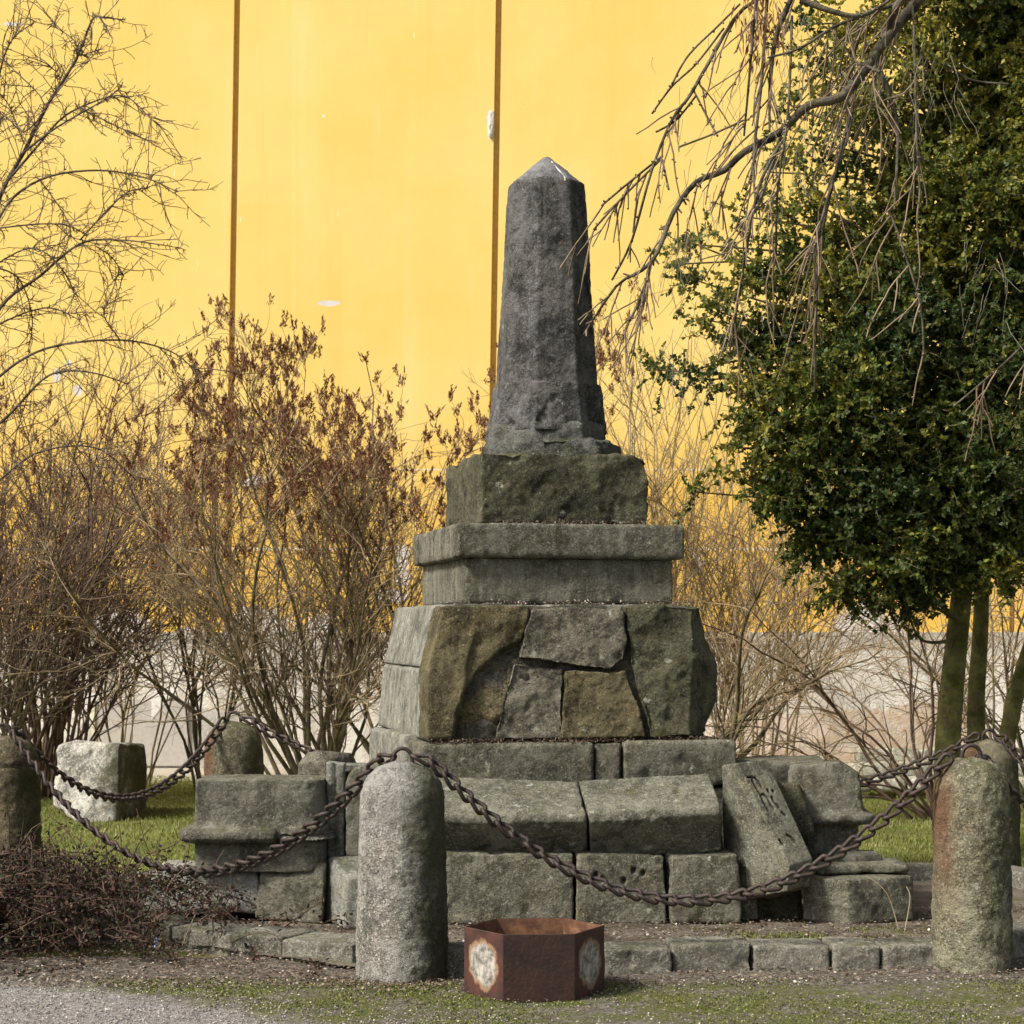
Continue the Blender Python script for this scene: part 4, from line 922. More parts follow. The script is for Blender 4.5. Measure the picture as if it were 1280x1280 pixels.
def shrub(x, y, label, seed, stems, height, spread, mats=('bark_shrub', 'twig'), arch=-0.02, twigs=9, sub=5, lean=(0, 0), panicle=0, base_r=0.18, thick=0.02, cat='shrub', flat=0.6, tl=0.75, tr=0.0028, wob=0.10):
    rg = np.random.default_rng(seed); root = tag(empty('bare_shrub', (x, y, 0)), label, cat, 'bare shrubs along the yellow wall')
    S_, T_, L_ = Twigs(), Twigs(), Leaves(); tips = []
    for i in range(stems):
        a = rg.uniform(0, 2 * math.pi); out = rg.uniform(0.1, 1) ** 0.7 * spread
        d = np.array([math.cos(a) * out + lean[0], math.sin(a) * out * flat + lean[1], 1.0]); h = height * rg.uniform(0.6, 1.05)
        p0 = np.array([x + math.cos(a) * base_r * rg.uniform(0, 1), y + math.sin(a) * base_r * rg.uniform(0, 1), -0.03])
        st_ = wander(rg, p0, d, h * 1.08, 12, wob, arch)
        r0 = thick * rg.uniform(0.55, 1.1); S_.tube(st_, r0, 0.005, 6)
        nb = twigs
        for j in range(nb):
            t_ = rg.uniform(0.22, 0.98); p, tan = at_t(st_, t_)
            b1 = wander(rg, p, side_dir(rg, tan, rg.uniform(0.3, 0.85)), height * rg.uniform(0.16, 0.42) * (1.15 - 0.5 * t_) * tl / 0.75, 8, wob * 1.3, 0.02 + arch)
            (S_ if t_ < 0.4 else T_).tube(b1, 0.0075 * (1.2 - 0.5 * t_), tr, 4); tips.append((b1[-1], b1[-1] - b1[-2]))
            for m_ in range(sub):
                q_, tn = at_t(b1, rg.uniform(0.1, 1.0))
                b2 = wander(rg, q_, side_dir(rg, tn, rg.uniform(0.35, 1.0)), rg.uniform(0.18, 0.5) * tl, 5, wob * 1.6, 0.02)
                T_.tube(b2, tr, tr * 0.6, 3); tips.append((b2[-1], b2[-1] - b2[-2]))
        tips.append((st_[-1], st_[-1] - st_[-2]))
    org = (x, y, 0)
    S_.build('stem', M[mats[0]], root, org)
    T_.build('twigs', M[mats[1]], root, org)['kind'] = 'stuff'
    if panicle:
        hi = [t_ for t_ in tips if rg.uniform() < np.clip((t_[0][2] / height - 0.52) / 0.42, 0, 1) ** 1.3]
        idx = rg.permutation(len(hi))[:panicle]; cs, axs, wds, tn = [], [], [], []
        for ii in idx:
            p, d = hi[ii]
            for s_ in range(rg.integers(2, 5)):
                dd = np.array([rg.normal() * 0.35, rg.normal() * 0.3, 1.0]); dd /= np.linalg.norm(dd); Ln = rg.uniform(0.07, 0.15)
                m_ = 13; f_ = rg.uniform(0, 1, m_); c = p + dd * (f_ * Ln)[:, None] + rg.normal(size=(m_, 3)) * (0.014 * (1.1 - f_))[:, None]
                ax = (dd + rg.normal(size=(m_, 3)) * 0.45) * 0.018; wd = rand_unit(rg, m_) * 0.008
                L_.quads(c, ax, wd, rg.uniform(0, 1, m_))
        L_.build('seed_heads', M['seed_leaf'], root, org)['kind'] = 'stuff'
    return root
M['seed_leaf'] = leaf_mat('dry_seed_head', [(0, (0.09, 0.032, 0.016)), (0.5, (0.20, 0.078, 0.038)), (0.85, (0.32, 0.17, 0.09)), (1, (0.44, 0.31, 0.21))], 0.35, 0.8)

def bx(px, Y): return (px - 640) / FOC * Y
shrub(bx(398, 17.6), 17.6, 'tall bare shrub with dark red-brown seed heads, directly left of the monument', 11, 26, 3.75, 0.62, panicle=380, twigs=15, sub=10, thick=0.030, base_r=0.16, arch=0.02, wob=0.13)
shrub(bx(520, 19.0), 19.0, 'bare shrub with seed heads close behind the left edge of the monument', 12, 22, 4.4, 0.46, panicle=760, twigs=13, sub=8, thick=0.02, base_r=0.3, wob=0.13)
shrub(bx(255, 20.3), 20.3, 'slender bare shrub with seed heads behind the mossy rear bollard', 13, 12, 4.0, 0.36, panicle=400, twigs=15, sub=9, thick=0.020, base_r=0.25, arch=0.01, wob=0.13)
shrub(bx(55, 19.6), 19.6, 'dense dark bare shrub at left behind the pale lawn stone', 14, 46, 4.1, 0.42, mats=('twig_dark', 'twig_dark'), twigs=12, sub=8, thick=0.021, base_r=0.30, arch=0.0, wob=0.12)
shrub(bx(-30, 18.6), 18.6, 'bare thicket cut by the left edge of the picture, behind the brown bollard', 15, 24, 3.6, 0.40, mats=('bark_shrub', 'twig_dark'), twigs=12, sub=8, thick=0.020, base_r=0.35, wob=0.12)
shrub(bx(812, 21.0), 21.0, 'upright pale shrub with many thin vertical shoots right of the obelisk', 16, 50, 4.4, 0.10, mats=('twig_pale', 'twig_pale'), twigs=9, sub=6, thick=0.011, base_r=0.75, arch=0.02, tl=0.55)
shrub(bx(930, 20.6), 20.6, 'pale bare shrub against the yellow wall, between the obelisk and the evergreen', 17, 28, 3.6, 0.22, mats=('twig_pale', 'twig'), twigs=12, sub=8, thick=0.012, base_r=0.7, arch=0.0, wob=0.13)
shrub(bx(868, 17.6), 17.6, 'spreading bare shrub growing from behind the right side of the monument', 18, 7, 2.6, 0.75, mats=('bark_shrub', 'twig'), twigs=10, sub=6, thick=0.032, base_r=0.10, lean=(0.45, 0), arch=0.02, wob=0.15)
shrub(bx(1175, 17.4), 17.4, 'low arching bare shrub left of the evergreen trunks', 19, 17, 2.7, 0.85, mats=('twig_dark', 'twig'), twigs=8, sub=6, thick=0.017, base_r=0.3, lean=(-0.5, 0), arch=-0.06, wob=0.13)
shrub(bx(1290, 17.8), 17.8, 'bare shrub behind the evergreen trunks, cut by the right edge', 20, 22, 2.8, 0.6, mats=('bark_shrub', 'twig'), twigs=8, sub=5, thick=0.02, base_r=0.4, arch=-0.02, wob=0.13)
shrub(bx(150, 21.0), 21.0, 'thin pale bare shrub near the wall, between the dark shrub and the seed-headed shrubs', 21, 14, 4.2, 0.30, mats=('twig_pale', 'twig'), twigs=14, sub=9, thick=0.012, base_r=0.4, wob=0.13)

# explicit limbs for the two trees -----------------------------------------------
def spline(pts, n_=28):
    p = np.array(pts, float); k = len(p); out = []
    for i in range(k - 1):
        p0, p1, p2, p3 = p[max(i - 1, 0)], p[i], p[i + 1], p[min(i + 2, k - 1)]
        m_ = max(3, n_ // (k - 1))
        for j in range(m_):
            t_ = j / m_; out.append(0.5 * ((2 * p1) + (-p0 + p2) * t_ + (2 * p0 - 5 * p1 + 4 * p2 - p3) * t_ ** 2 + (-p0 + 3 * p1 - 3 * p2 + p3) * t_ ** 3))
    out.append(p[-1]); return np.array(out)
def pxpath(pp, Y, rg, dy=0.25):
    ph = rg.uniform(0, 6); q_ = []
    for i, e in enumerate(pp):
        yy = Y + dy * math.sin(ph + i * 0.9); q_.append(tuple(P(e[0], e[1], yy)))
    return spline(q_)

# left thorny tree
rg = np.random.default_rng(5); tx, ty = bx(-75, 16.0), 16.0
lt = tag(empty('thorn_tree', (tx, ty, 0)), 'leafless thorny tree reaching in from the left edge high against the yellow wall', 'tree')
S_, T_ = Twigs(), Twigs()
trunk = spline([(tx, ty, -0.05), (tx + 0.03, ty, 1.0), (tx + 0.08, ty, 2.0), (tx + 0.16, ty, 2.9), (tx + 0.22, ty, 3.9), (tx + 0.25, ty, 4.6)]); S_.tube(trunk, 0.055, 0.035, 8)
limbs = [([(-36, 440), (-20, 330), (0, 245), (30, 190), (60, 130), (95, 75), (115, 25), (128, 22), (157, 25)], 0.024),
         ([(-30, 380), (0, 270), (50, 225), (120, 213), (180, 222), (222, 240)], 0.014),
         ([(-36, 470), (0, 385), (50, 345), (100, 305), (150, 300), (215, 308)], 0.018),
         ([(10, 225), (45, 185), (75, 150), (110, 130), (155, 120), (190, 150)], 0.012), ([(28, 192), (70, 160), (130, 125), (152, 108)], 0.009), ([(95, 133), (130, 150), (175, 172)], 0.006),
         ([(-40, 300), (-10, 160), (0, 90), (15, 50), (40, 30)], 0.012), ([(-40, 330), (-5, 280), (0, 150), (30, 165), (55, 130), (20, 90), (5, 75)], 0.008),
         ([(30, 180), (10, 130), (-10, 110)], 0.006), ([(96, 70), (92, 50), (62, 30)], 0.006), ([(100, 70), (125, 62)], 0.005), ([(0, 285), (50, 280), (85, 282), (110, 295)], 0.007),
         ([(-20, 340), (30, 312), (60, 318), (88, 350)], 0.007), ([(100, 300), (135, 262), (160, 240), (185, 235)], 0.007), ([(120, 308), (140, 322), (155, 345)], 0.005),
         ([(-40, 520), (0, 470), (60, 435), (150, 425), (215, 440), (250, 470)], 0.014), ([(-40, 560), (10, 520), (60, 470), (110, 465), (160, 480)], 0.014),
         ([(-40, 430), (10, 400), (60, 385), (100, 400)], 0.010), ([(-36, 640), (0, 600), (50, 565), (120, 560), (170, 600)], 0.012), ([(60, 130), (75, 100), (60, 80)], 0.005),
         ([(50, 225), (75, 260), (88, 290), (70, 330)], 0.006), ([(150, 425), (130, 395), (135, 378)], 0.006), ([(-30, 330), (20, 345), (40, 395), (35, 440)], 0.008)]
for pp, r0 in limbs:
    pa = pxpath(pp, 16.0, rg, 0.3); S_.tube(pa, r0, 0.004, 5); nb = int(len(pp) * 3.4)
    for j in range(nb):
        p, tan = at_t(pa, rg.uniform(0.12, 1)); b1 = wander(rg, p, side_dir(rg, tan, rg.uniform(0.5, 1.1)), rg.uniform(0.12, 0.62), 6, 0.15, 0.0)
        T_.tube(b1, 0.0045, 0.0028, 3)
        for m_ in range(5):
            q_, tn = at_t(b1, rg.uniform(0.15, 1)); b2 = wander(rg, q_, side_dir(rg, tn, rg.uniform(0.6, 1.3)), rg.uniform(0.03, 0.14), 3, 0.2, 0.0); T_.tube(b2, 0.0032, 0.0022, 3)
    for j in range(nb * 4):       # short thorns / spurs
        p, tan = at_t(pa, rg.uniform(0.05, 1)); b2 = wander(rg, p, side_dir(rg, tan, 1.2), rg.uniform(0.02, 0.06), 2, 0.1, 0); T_.tube(b2, 0.004, 0.003, 3)
S_.build('trunk', M['thorn'], lt, (tx, ty, 0)); T_.build('crown', M['thorn_twig'], lt, (tx, ty, 0))['kind'] = 'stuff'

# weeping ash whose branches hang in from the top right
rg = np.random.default_rng(9); ax_, ay_ = 4.35, 11.9
wa = tag(empty('weeping_ash', (ax_, ay_, 0)), 'leafless weeping tree hanging knobbly branches in from the top right in front of the evergreen', 'tree')
S_, T_, Wp = Twigs(), Twigs(), Twigs()
S_.tube(spline([(ax_, ay_, -0.1), (ax_ + 0.05, ay_, 1.5), (ax_ - 0.03, ay_, 3.2), (ax_ - 0.1, ay_, 4.8), (ax_ - 0.5, ay_, 6.0)]), 0.16, 0.10, 10)
YA = 11.3
limbs = [([(1500, -260), (1300, -160), (1180, -40), (1140, 10), (1110, 45), (1075, 95), (1050, 122), (1010, 132), (975, 165), (930, 190), (905, 213), (870, 228), (842, 265), (822, 315), (802, 338), (770, 358), (730, 418)], 0.040),
         ([(1300, -200), (1060, -120), (1000, -20), (972, 40), (963, 100), (962, 165)], 0.030),
         ([(1180, -60), (1120, 10), (1098, 75), (1108, 110), (1122, 160), (1118, 262)], 0.030), ([(1120, 5), (1050, 30), (1000, 60), (960, 72)], 0.012),
         ([(1000, -20), (930, 10), (885, 80), (862, 120), (840, 150), (815, 212), (790, 300), (765, 350)], 0.012),
         ([(905, 35), (870, 80), (840, 108), (815, 142)], 0.006), ([(870, 120), (845, 150), (820, 165)], 0.006), ([(828, 195), (790, 225), (752, 257)], 0.007), ([(825, 200), (775, 250), (742, 287)], 0.007), ([(828, 200), (836, 237)], 0.006),
         ([(868, 115), (885, 148), (897, 170)], 0.006), ([(930, 150), (890, 168), (848, 184)], 0.006), ([(812, 335), (800, 375), (787, 400)], 0.008), ([(818, 320), (808, 350), (803, 378)], 0.007),
         ([(925, 5), (900, 30), (860, 70), (838, 110)], 0.006), ([(976, 170), (955, 235), (945, 262), (925, 280)], 0.010), ([(975, 180), (950, 230), (935, 300), (922, 380), (912, 440)], 0.010),
         ([(1075, 30), (1064, 90), (1064, 150), (1040, 230), (1020, 300), (1000, 380)], 0.012), ([(1064, 140), (1048, 200), (1030, 280), (1022, 340), (1018, 490)], 0.010),
         ([(1100, 90), (1070, 80), (1060, 100)], 0.010), ([(960, -20), (952, 100), (942, 200), (945, 260)], 0.011), ([(945, 0), (938, 80), (930, 170)], 0.009),
         ([(1140, -20), (1143, 60), (1146, 180), (1150, 240)], 0.007), ([(990, 20), (985, 140), (972, 240), (970, 330)], 0.008), ([(1000, 0), (1070, 20), (1120, -5)], 0.02),
         ([(1330, 380), (1260, 450), (1192, 508)], 0.009), ([(1180, 80), (1215, 100), (1260, 105)], 0.006), ([(1110, 260), (1125, 300), (1150, 380), (1155, 450)], 0.007)]
for pp, r0 in limbs:
    pa = pxpath(pp, YA, rg, 0.18); S_.tube(pa, r0 * 1.0, 0.006, 7)
    if r0 > 0.0065:
        for j in range(int(1 + len(pp) * 1.35)):
            p, tan = at_t(pa, rg.uniform(0.1, 0.97))
            d = np.array([-0.35 + rg.normal() * 0.2, rg.normal() * 0.25, -0.7]); L_ = rg.uniform(0.12, 0.62) * (0.7 if p[0] < 1.2 else 1)
            b1 = wander(rg, p, d, L_, 8, 0.09, -0.07); T_.tube(b1, 0.0055, 0.0036, 4)
            for m_ in range(int(L_ * 8)):          # bud knobs
                q_, tn = at_t(b1, rg.uniform(0.1, 1)); q2 = q_ + side_dir(rg, tn, 1.3) * 0.013; T_.tube([q_, q2], 0.0065, 0.004, 4)
            for m_ in range(rg.integers(0, 3)):
                q_, tn = at_t(b1, rg.uniform(0.1, 0.7)); b2 = wander(rg, q_, side_dir(rg, tn, 0.5), rg.uniform(0.1, 0.35), 4, 0.06, -0.05); T_.tube(b2, 0.0045, 0.0035, 4)
    for m_ in range(int(len(pp) * 2.2)):
        q_, tn = at_t(pa, rg.uniform(0.1, 1)); q2 = q_ + side_dir(rg, tn, 1.2) * (0.010 + r0 * 0.9); T_.tube([q_, q2], 0.008, 0.005, 5)
for px_, py_, w_ in ((965, 20, 26), (940, 110, 26), (985, 170, 20), (860, 330, 14), (830, 300, 18), (1165, 110, 20), (980, 60, 20), (1040, 60, 40), (900, 140, 40), (880, 270, 18), (1150, 80, 22), (845, 460, 16), (920, 400, 16), (1240, 350, 24), (1020, 200, 28)):
    for j in range(22):
        p = np.array(tuple(P(px_ + rg.normal() * w_, py_ + rg.normal() * 32, YA + rg.normal() * 0.1)))
        Wp.tube(wander(rg, p, (rg.normal() * 0.3 - 0.15, rg.normal() * 0.3, -1), rg.uniform(0.08, 0.32), 4, 0.15, 0), 0.0018, 0.0012, 3)
S_.build('trunk', M['ash'], wa, (ax_, ay_, 0)); T_.build('hanging_twigs', M['ash_twig'], wa, (ax_, ay_, 0))['kind'] = 'stuff'
Wp.build('dry_tufts', M['wisp'], wa, (ax_, ay_, 0))['kind'] = 'stuff'
# rusty dead leaf cluster at the top
Lv = Leaves(); c0 = np.array(tuple(P(950, 35, YA))); nn_ = 260; c = c0 + rg.normal(size=(nn_, 3)) * np.array([0.07, 0.06, 0.13]); Lv.quads(c, (np.array([0, 0, -1.0]) + rg.normal(size=(nn_, 3)) * 0.3) * 0.035, rand_unit(rg, nn_) * 0.007, rg.uniform(0.3, 0.95, nn_))
Lv.build('dead_leaves', M['seed_leaf'], wa, (ax_, ay_, 0))['kind'] = 'stuff'

# evergreen tree
rg = np.random.default_rng(21); ex, ey = bx(1205, 14.6), 14.6
ev = tag(empty('evergreen_tree', (ex, ey, 0)), 'dense dark evergreen tree with mossy trunks filling the right side', 'tree')
trunks = [([(1186, 1060), (1184, 960), (1188, 880), (1196, 800), (1205, 700), (1200, 600), (1195, 420), (1180, 240), (1170, 60), (1165, -120)], 0.105, 0.03, 14.5),
          ([(1224, 1060), (1222, 960), (1220, 880), (1226, 780), (1228, 680), (1235, 520), (1240, 300), (1245, 80)], 0.078, 0.03, 14.7), ([(1245, 1050), (1256, 940), (1275, 850), (1300, 760), (1330, 600), (1350, 350)], 0.075, 0.03, 14.9)]
tp_paths = []
for pp, r0, r1, Y_ in trunks:
    tw = Twigs(); pa = spline([tuple(P(a, b_, Y_)) for a, b_ in pp], 40); pa[0][2] = -0.08; tw.tube(pa, r0, r1, 12); tp_paths.append(pa)
    o_ = tw.build('trunk', M['mossy_bark'], ev, (ex, ey, 0))
LF, BR = Leaves(), Twigs()
blobs = [  # picture position and radius (px), density
    (1235, 40, 75, 1.0), (1150, 60, 60, .55), (1290, 120, 80, 1), (1205, 140, 75, .9), (1110, 150, 55, .45), (1160, 220, 70, .8), (1250, 240, 85, 1), (1060, 200, 40, .3), (1080, 290, 60, .6),
    (1160, 330, 75, .95), (1260, 350, 85, 1), (1030, 260, 32, .35), (1000, 330, 40, .35), (1040, 380, 60, .7), (1120, 420, 80, 1), (1230, 460, 95, 1), (960, 420, 42, .5), (990, 480, 55, .75), (940, 470, 36, .45),
    (1060, 500, 80, 1), (1160, 540, 90, 1), (1260, 580, 90, 1), (960, 540, 42, .65), (1010, 580, 60, .95), (980, 620, 45, .8), (1090, 620, 80, 1.0), (1190, 640, 80, 1), (1030, 670, 50, .95), (1110, 700, 62, 1), (1265, 670, 60, 1), (1062, 735, 32, .9), (1130, 745, 36, .85), (1185, 700, 45, .8), (1250, 715, 38, .6), (1160, 720, 40, .9),
    (830, 470, 22, .35), (815, 462, 14, .3), (875, 475, 30, .3), (868, 350, 26, .28), (900, 390, 32, .35), (855, 300, 20, .22), (905, 300, 24, .25), (930, 350, 32, .35), (870, 615, 16, .5), (905, 560, 22, .3), (925, 600, 22, .35), (1080, 80, 40, .3), (1040, 130, 30, .2),
    (1340, 200, 110, .8), (1370, 450, 110, .8), (1340, 620, 90, .8), (1330, -20, 110, .8), (1200, -70, 100, .8), (1400, 100, 100, .6), (1450, 330, 110, .6), (1430, 560, 90, .6), (990, 400, 30, .4), (965, 590, 26, .5), (1100, 340, 50, .6), (950, 300, 20, .2), (1020, 90, 40, .3), (1000, 30, 30, .2), (1050, 30, 45, .35), (1110, 20, 50, .5), (985, 130, 26, .25), (1010, 180, 38, .35), (960, 215, 24, .25), (985, 260, 38, .4), (1035, 310, 45, .55), (1120, 230, 50, .6), (1080, 130, 45, .45), (880, 400, 18, .2), (960, 350, 36, .5), (845, 330, 18, .25), (860, 305, 16, .3), (925, 270, 22, .2), (1080, 450, 60, .9), (930, 430, 34, .5), (950, 510, 32, .5)]
for px_, py_, r_, dn in blobs:
    if py_ < 330 and px_ < 1190: dn *= 0.85
    rm = r_ / FOC * 14.2; nsp = max(5, int(dn * (r_ ** 2) / 17)); near = rg.uniform(-0.35, 0.25)
    cc = np.array(tuple(P(px_, py_, 14.1 + near)))
    if dn < 0.6 or rm < 0.25:
        pa = tp_paths[0]; j = int(np.argmin(abs(pa[:, 2] - (cc[2] - 0.25)))); a0 = pa[j]; mid = (a0 + cc) / 2 + rg.normal(size=3) * 0.12
        BR.tube(spline([a0, mid, cc], 14), 0.016, 0.005, 5)
    elif rg.uniform() < 0.7:
        pa = tp_paths[rg.integers(0, 2)]; j = int(np.argmin(abs(pa[:, 2] - (cc[2] - 0.3)))); BR.tube(spline([pa[j], (pa[j] + cc) / 2 + rg.normal(size=3) * 0.1, cc], 10), 0.025, 0.008, 5)
    bt = rg.normal() * 0.17
    for s_ in range(nsp):
        off = rand_unit(rg, 1)[0] * np.array([1, 1.0, 0.9]) * rm * rg.uniform(0.25, 1.12) * np.array([1, 1.25, 1])
        p = cc + off; d = off / (np.linalg.norm(off) + 1e-6) + np.array([0, 0, -0.15]) + rg.normal(size=3) * 0.5
        sp = wander(rg, p - d / np.linalg.norm(d) * 0.08, d, rg.uniform(0.14, 0.30), 5, 0.16, 0.01); BR.tube(sp, 0.0035, 0.002, 3)
        nl = int(rg.integers(24, 40)); tt = rg.uniform(0, 4.999, nl); ii = tt.astype(int); base = sp[ii] + (sp[ii + 1] - sp[ii]) * (tt - ii)[:, None]; tan = (sp[ii + 1] - sp[ii]); tan /= np.linalg.norm(tan, axis=1)[:, None]
        sd_ = rand_unit(rg, nl); ax3 = tan * 0.5 + sd_ * 0.8; ax3 /= np.linalg.norm(ax3, axis=1)[:, None]; hl_ = rg.uniform(0.011, 0.025, nl)[:, None]
        wdv = np.cross(ax3, rand_unit(rg, nl)); wdv /= np.linalg.norm(wdv, axis=1)[:, None] + 1e-9
        tone = np.clip(rg.normal(0.54 + bt + 0.10 * np.clip((p[2] - 3.0) / 2, -1, 1), 0.20, nl) + (0.28 if rg.uniform() < 0.2 else 0), 0, 1)  # lit top of the crown brightened through the leaf colour
        LF.quads(base + ax3 * hl_, ax3 * hl_, wdv * hl_ * 0.62, tone)
LF.build('foliage', M['leaf'], ev, (ex, ey, 0))['kind'] = 'stuff'
BR.build('branches', M['bark_shrub'], ev, (ex, ey, 0))['kind'] = 'stuff'

# earth, moss and lichen crumbs on the monument's ledges
rgl = np.random.default_rng(77); LG = Leaves()
for (n_, x0, x1, y0, y1, z_, t0, t1) in ((2600, -0.88, 0.90, -0.925, -0.855, 0.968, 0.0, 0.8), (900, -0.75, 0.75, -0.775, -0.63, 1.765, 0.3, 1.0), (500, -0.48, 0.48, -0.68, -0.50, 2.238, 0.2, 0.9)):
    c = np.stack([rgl.uniform(x0, x1, n_), rgl.uniform(y0, y1, n_), z_ + rgl.uniform(0, 1, n_) ** 2 * 0.025], 1); hh_ = rgl.uniform(0.003, 0.009, n_)[:, None]
    k = fbm(c * 5, 8, 3) > rgl.uniform(-0.5, 0.3, n_); c = c[k]; hh_ = hh_[k]; LG.quads(c, rand_unit(rgl, len(c)) * hh_, rand_unit(rgl, len(c)) * hh_ * 0.7, rgl.uniform(t0, t1, len(c)))
LG.build('ledge_litter', M['litter'], mon)['kind'] = 'stuff'

# brambles, front left
rg = np.random.default_rng(33); cx0, cy0 = bx(70, 10.3), 10.25
br = tag(empty('bramble_heap', (cx0, cy0, 0)), 'tangled heap of reddish brown dry brambles in front of the left bollard', 'brambles')
St, Lf = Twigs(), Leaves()
def mound(x_, y_):        # height of the heap
    u_ = (x_ - (cx0 - 0.35)) / 1.4; v_ = (y_ - (cy0 + 0.05)) / 0.75; return 0.38 * max(0.0, 1 - u_ * u_) ** 0.6 * max(0.0, 1 - v_ * v_) ** 0.5
for i in range(820):
    x_ = cx0 - 0.45 + rg.normal() * 0.55; y_ = cy0 + 0.05 + rg.normal() * 0.36; hm_ = mound(x_, y_)
    z_ = rg.uniform(0, 1) ** 0.7 * (hm_ + 0.05)
    d = np.array([rg.normal() + 0.25, rg.normal() * 0.7, rg.uniform(-0.1, 0.7)]); w_ = wander(rg, (x_, y_, z_), d, rg.uniform(0.15, 0.45), 7, 0.2, -0.12); w_[:, 2] = np.maximum(w_[:, 2], 0.008)
    St.tube(w_, 0.0038, 0.0022, 4)
    nl = 56; tt = rg.uniform(0, 6.99, nl); ii = tt.astype(int); c = w_[ii] + (w_[ii + 1] - w_[ii]) * (tt - ii)[:, None] + rg.normal(size=(nl, 3)) * 0.02; c[:, 2] = np.maximum(c[:, 2], 0.01)
    h_ = rg.uniform(0.007, 0.017, nl)[:, None]; Lf.quads(c, rand_unit(rg, nl) * h_, rand_unit(rg, nl) * h_ * 0.6, np.clip(rg.normal(0.45, 0.25, nl), 0, 1))
for i in range(70):       # sprays sticking out
    x_ = cx0 - 0.3 + rg.normal() * 0.5; y_ = cy0 + rg.normal() * 0.3; w_ = wander(rg, (x_, y_, mound(x_, y_) * 0.6), (rg.normal() * 0.6 + 0.3, rg.normal() * 0.3, 1), rg.uniform(0.25, 0.6), 7, 0.16, -0.10); w_[:, 2] = np.maximum(w_[:, 2], 0.02)
    St.tube(w_, 0.0036, 0.002, 4)
    nl = 14; tt = rg.uniform(0, 6.99, nl); ii = tt.astype(int); c = w_[ii] + rg.normal(size=(nl, 3)) * 0.015; h_ = rg.uniform(0.007, 0.014, nl)[:, None]; Lf.quads(c, rand_unit(rg, nl) * h_, rand_unit(rg, nl) * h_ * 0.6, rg.uniform(0.2, 0.9, nl))
St.build('stems', M['bramble_stem'], br, (cx0, cy0, 0))['kind'] = 'stuff'; Lf.build('leaves', M['bramble_leaf'], br, (cx0, cy0, 0))['kind'] = 'stuff'

# dry weed stems by the corner block, pale arching stalk in the bed
rg = np.random.default_rng(3)
for (base, tip, lab) in (((1124, 1152), (1082, 1094), 'dry leaning grass stalk in front of the squared corner block'), ((1131, 1152), (1133, 1108), 'short upright dry stalk right of the leaning one by the corner block'),
                         ((228, 1168), (248, 1140), 'pale arching dry stalk at the right end of the brambles'), ((1252, 1212), (1238, 1192), 'short dry stalk at the foot of the rust-stained bollard')):
    Yb = 10.7 if base[0] > 1000 and base[1] < 1200 else 9.6 if base[0] > 1200 else 10.2
    tw = Twigs(); a, b_ = P(*base, Yb), P(*tip, Yb); mid = (a + b_) / 2 + Vector((0.02, -.02, 0.03)); org = Vector((a.x, a.y, 0)); a.z = 0
    tw.tube(spline([tuple(a), tuple(mid), tuple(b_)], 10), 0.0032, 0.0018, 4); o_ = tw.build('dry_stalk', M['dry_grass'], None, tuple(org)); o_.location = org; tag(o_, lab, 'grass stalk', 'dry stalks by the stones')
# scrap of blue plastic
me = stone_mesh([[P(191, 1186, 9.75), P(199, 1188, 9.75), P(194, 1172, 9.78), P(199, 1174, 9.80), P(190, 1180, 9.77), P(200, 1181, 9.78)]], voxel=0.006, smooth=1, amp=0.006, freq=30, chip=0)
tag(mkobj('plastic_scrap', me, M['blue']), 'small scrap of blue plastic caught in the brambles beside the kerb', 'litter')

# ------------------------------------------------------------------ ground cover (stuff)
rg = np.random.default_rng(50)
def blades(xs, ys, h, w_, tone, z0=-0.03):
    n_ = len(xs); c = np.stack([xs, ys, np.full(n_, z0)], 1); d = np.stack([rg.normal(size=n_) * 0.35, rg.normal(size=n_) * 0.35, np.ones(n_)], 1) * h[:, None]
    a = rg.uniform(0, math.pi, n_); wd = np.stack([np.cos(a), np.sin(a), np.zeros(n_)], 1) * w_
    L_ = Leaves(); L_.quads(c + d * 0.5, d * 0.5, wd, tone); return L_
n_ = 130000; ys = rg.uniform(11.4, 22.5, n_); xs = rg.uniform(-0.29, 0.29, n_) * ys * 1.02
k = ~inside(xs, ys, BV, 0.0); xs, ys = xs[k], ys[k]
dn = fbm(np.stack([xs, ys, xs * 0], 1) * 1.3, 4, 3); k = dn > rg.uniform(-0.9, 0.2, len(xs)); xs, ys, dn = xs[k], ys[k], dn[k]
tag(blades(xs, ys, rg.uniform(0.015, 0.045, len(xs)), 0.0048, np.clip(rg.normal(0.5, 0.2, len(xs)) + dn * 0.7, 0, 1)).build('lawn_grass', M['grass']), 'short bright green lawn grass behind the chains', 'grass', kind='stuff')
# moss tufts in the front strip
n_ = 60000; ys = rg.uniform(8.1, 9.28, n_); xs = rg.uniform(-0.27, 0.27, n_) * ys
q3 = np.stack([xs, ys, xs * 0], 1); dn = fbm(q3 * 2.2, 61, 4); band = ys + 0.62 * xs
k = (dn + 0.35 * (band > 7.9) * (band < 9.6) + 0.2 * (ys > 8.55) > rg.uniform(0.2, 1.3, n_)); xs, ys = xs[k], ys[k]
tag(blades(xs, ys, rg.uniform(0.003, 0.011, len(xs)), 0.0045, rg.uniform(0, 1, len(xs)), -0.008).build('moss_cover', M['moss']), 'patchy green moss and fine grass on the front strip', 'moss', kind='stuff')
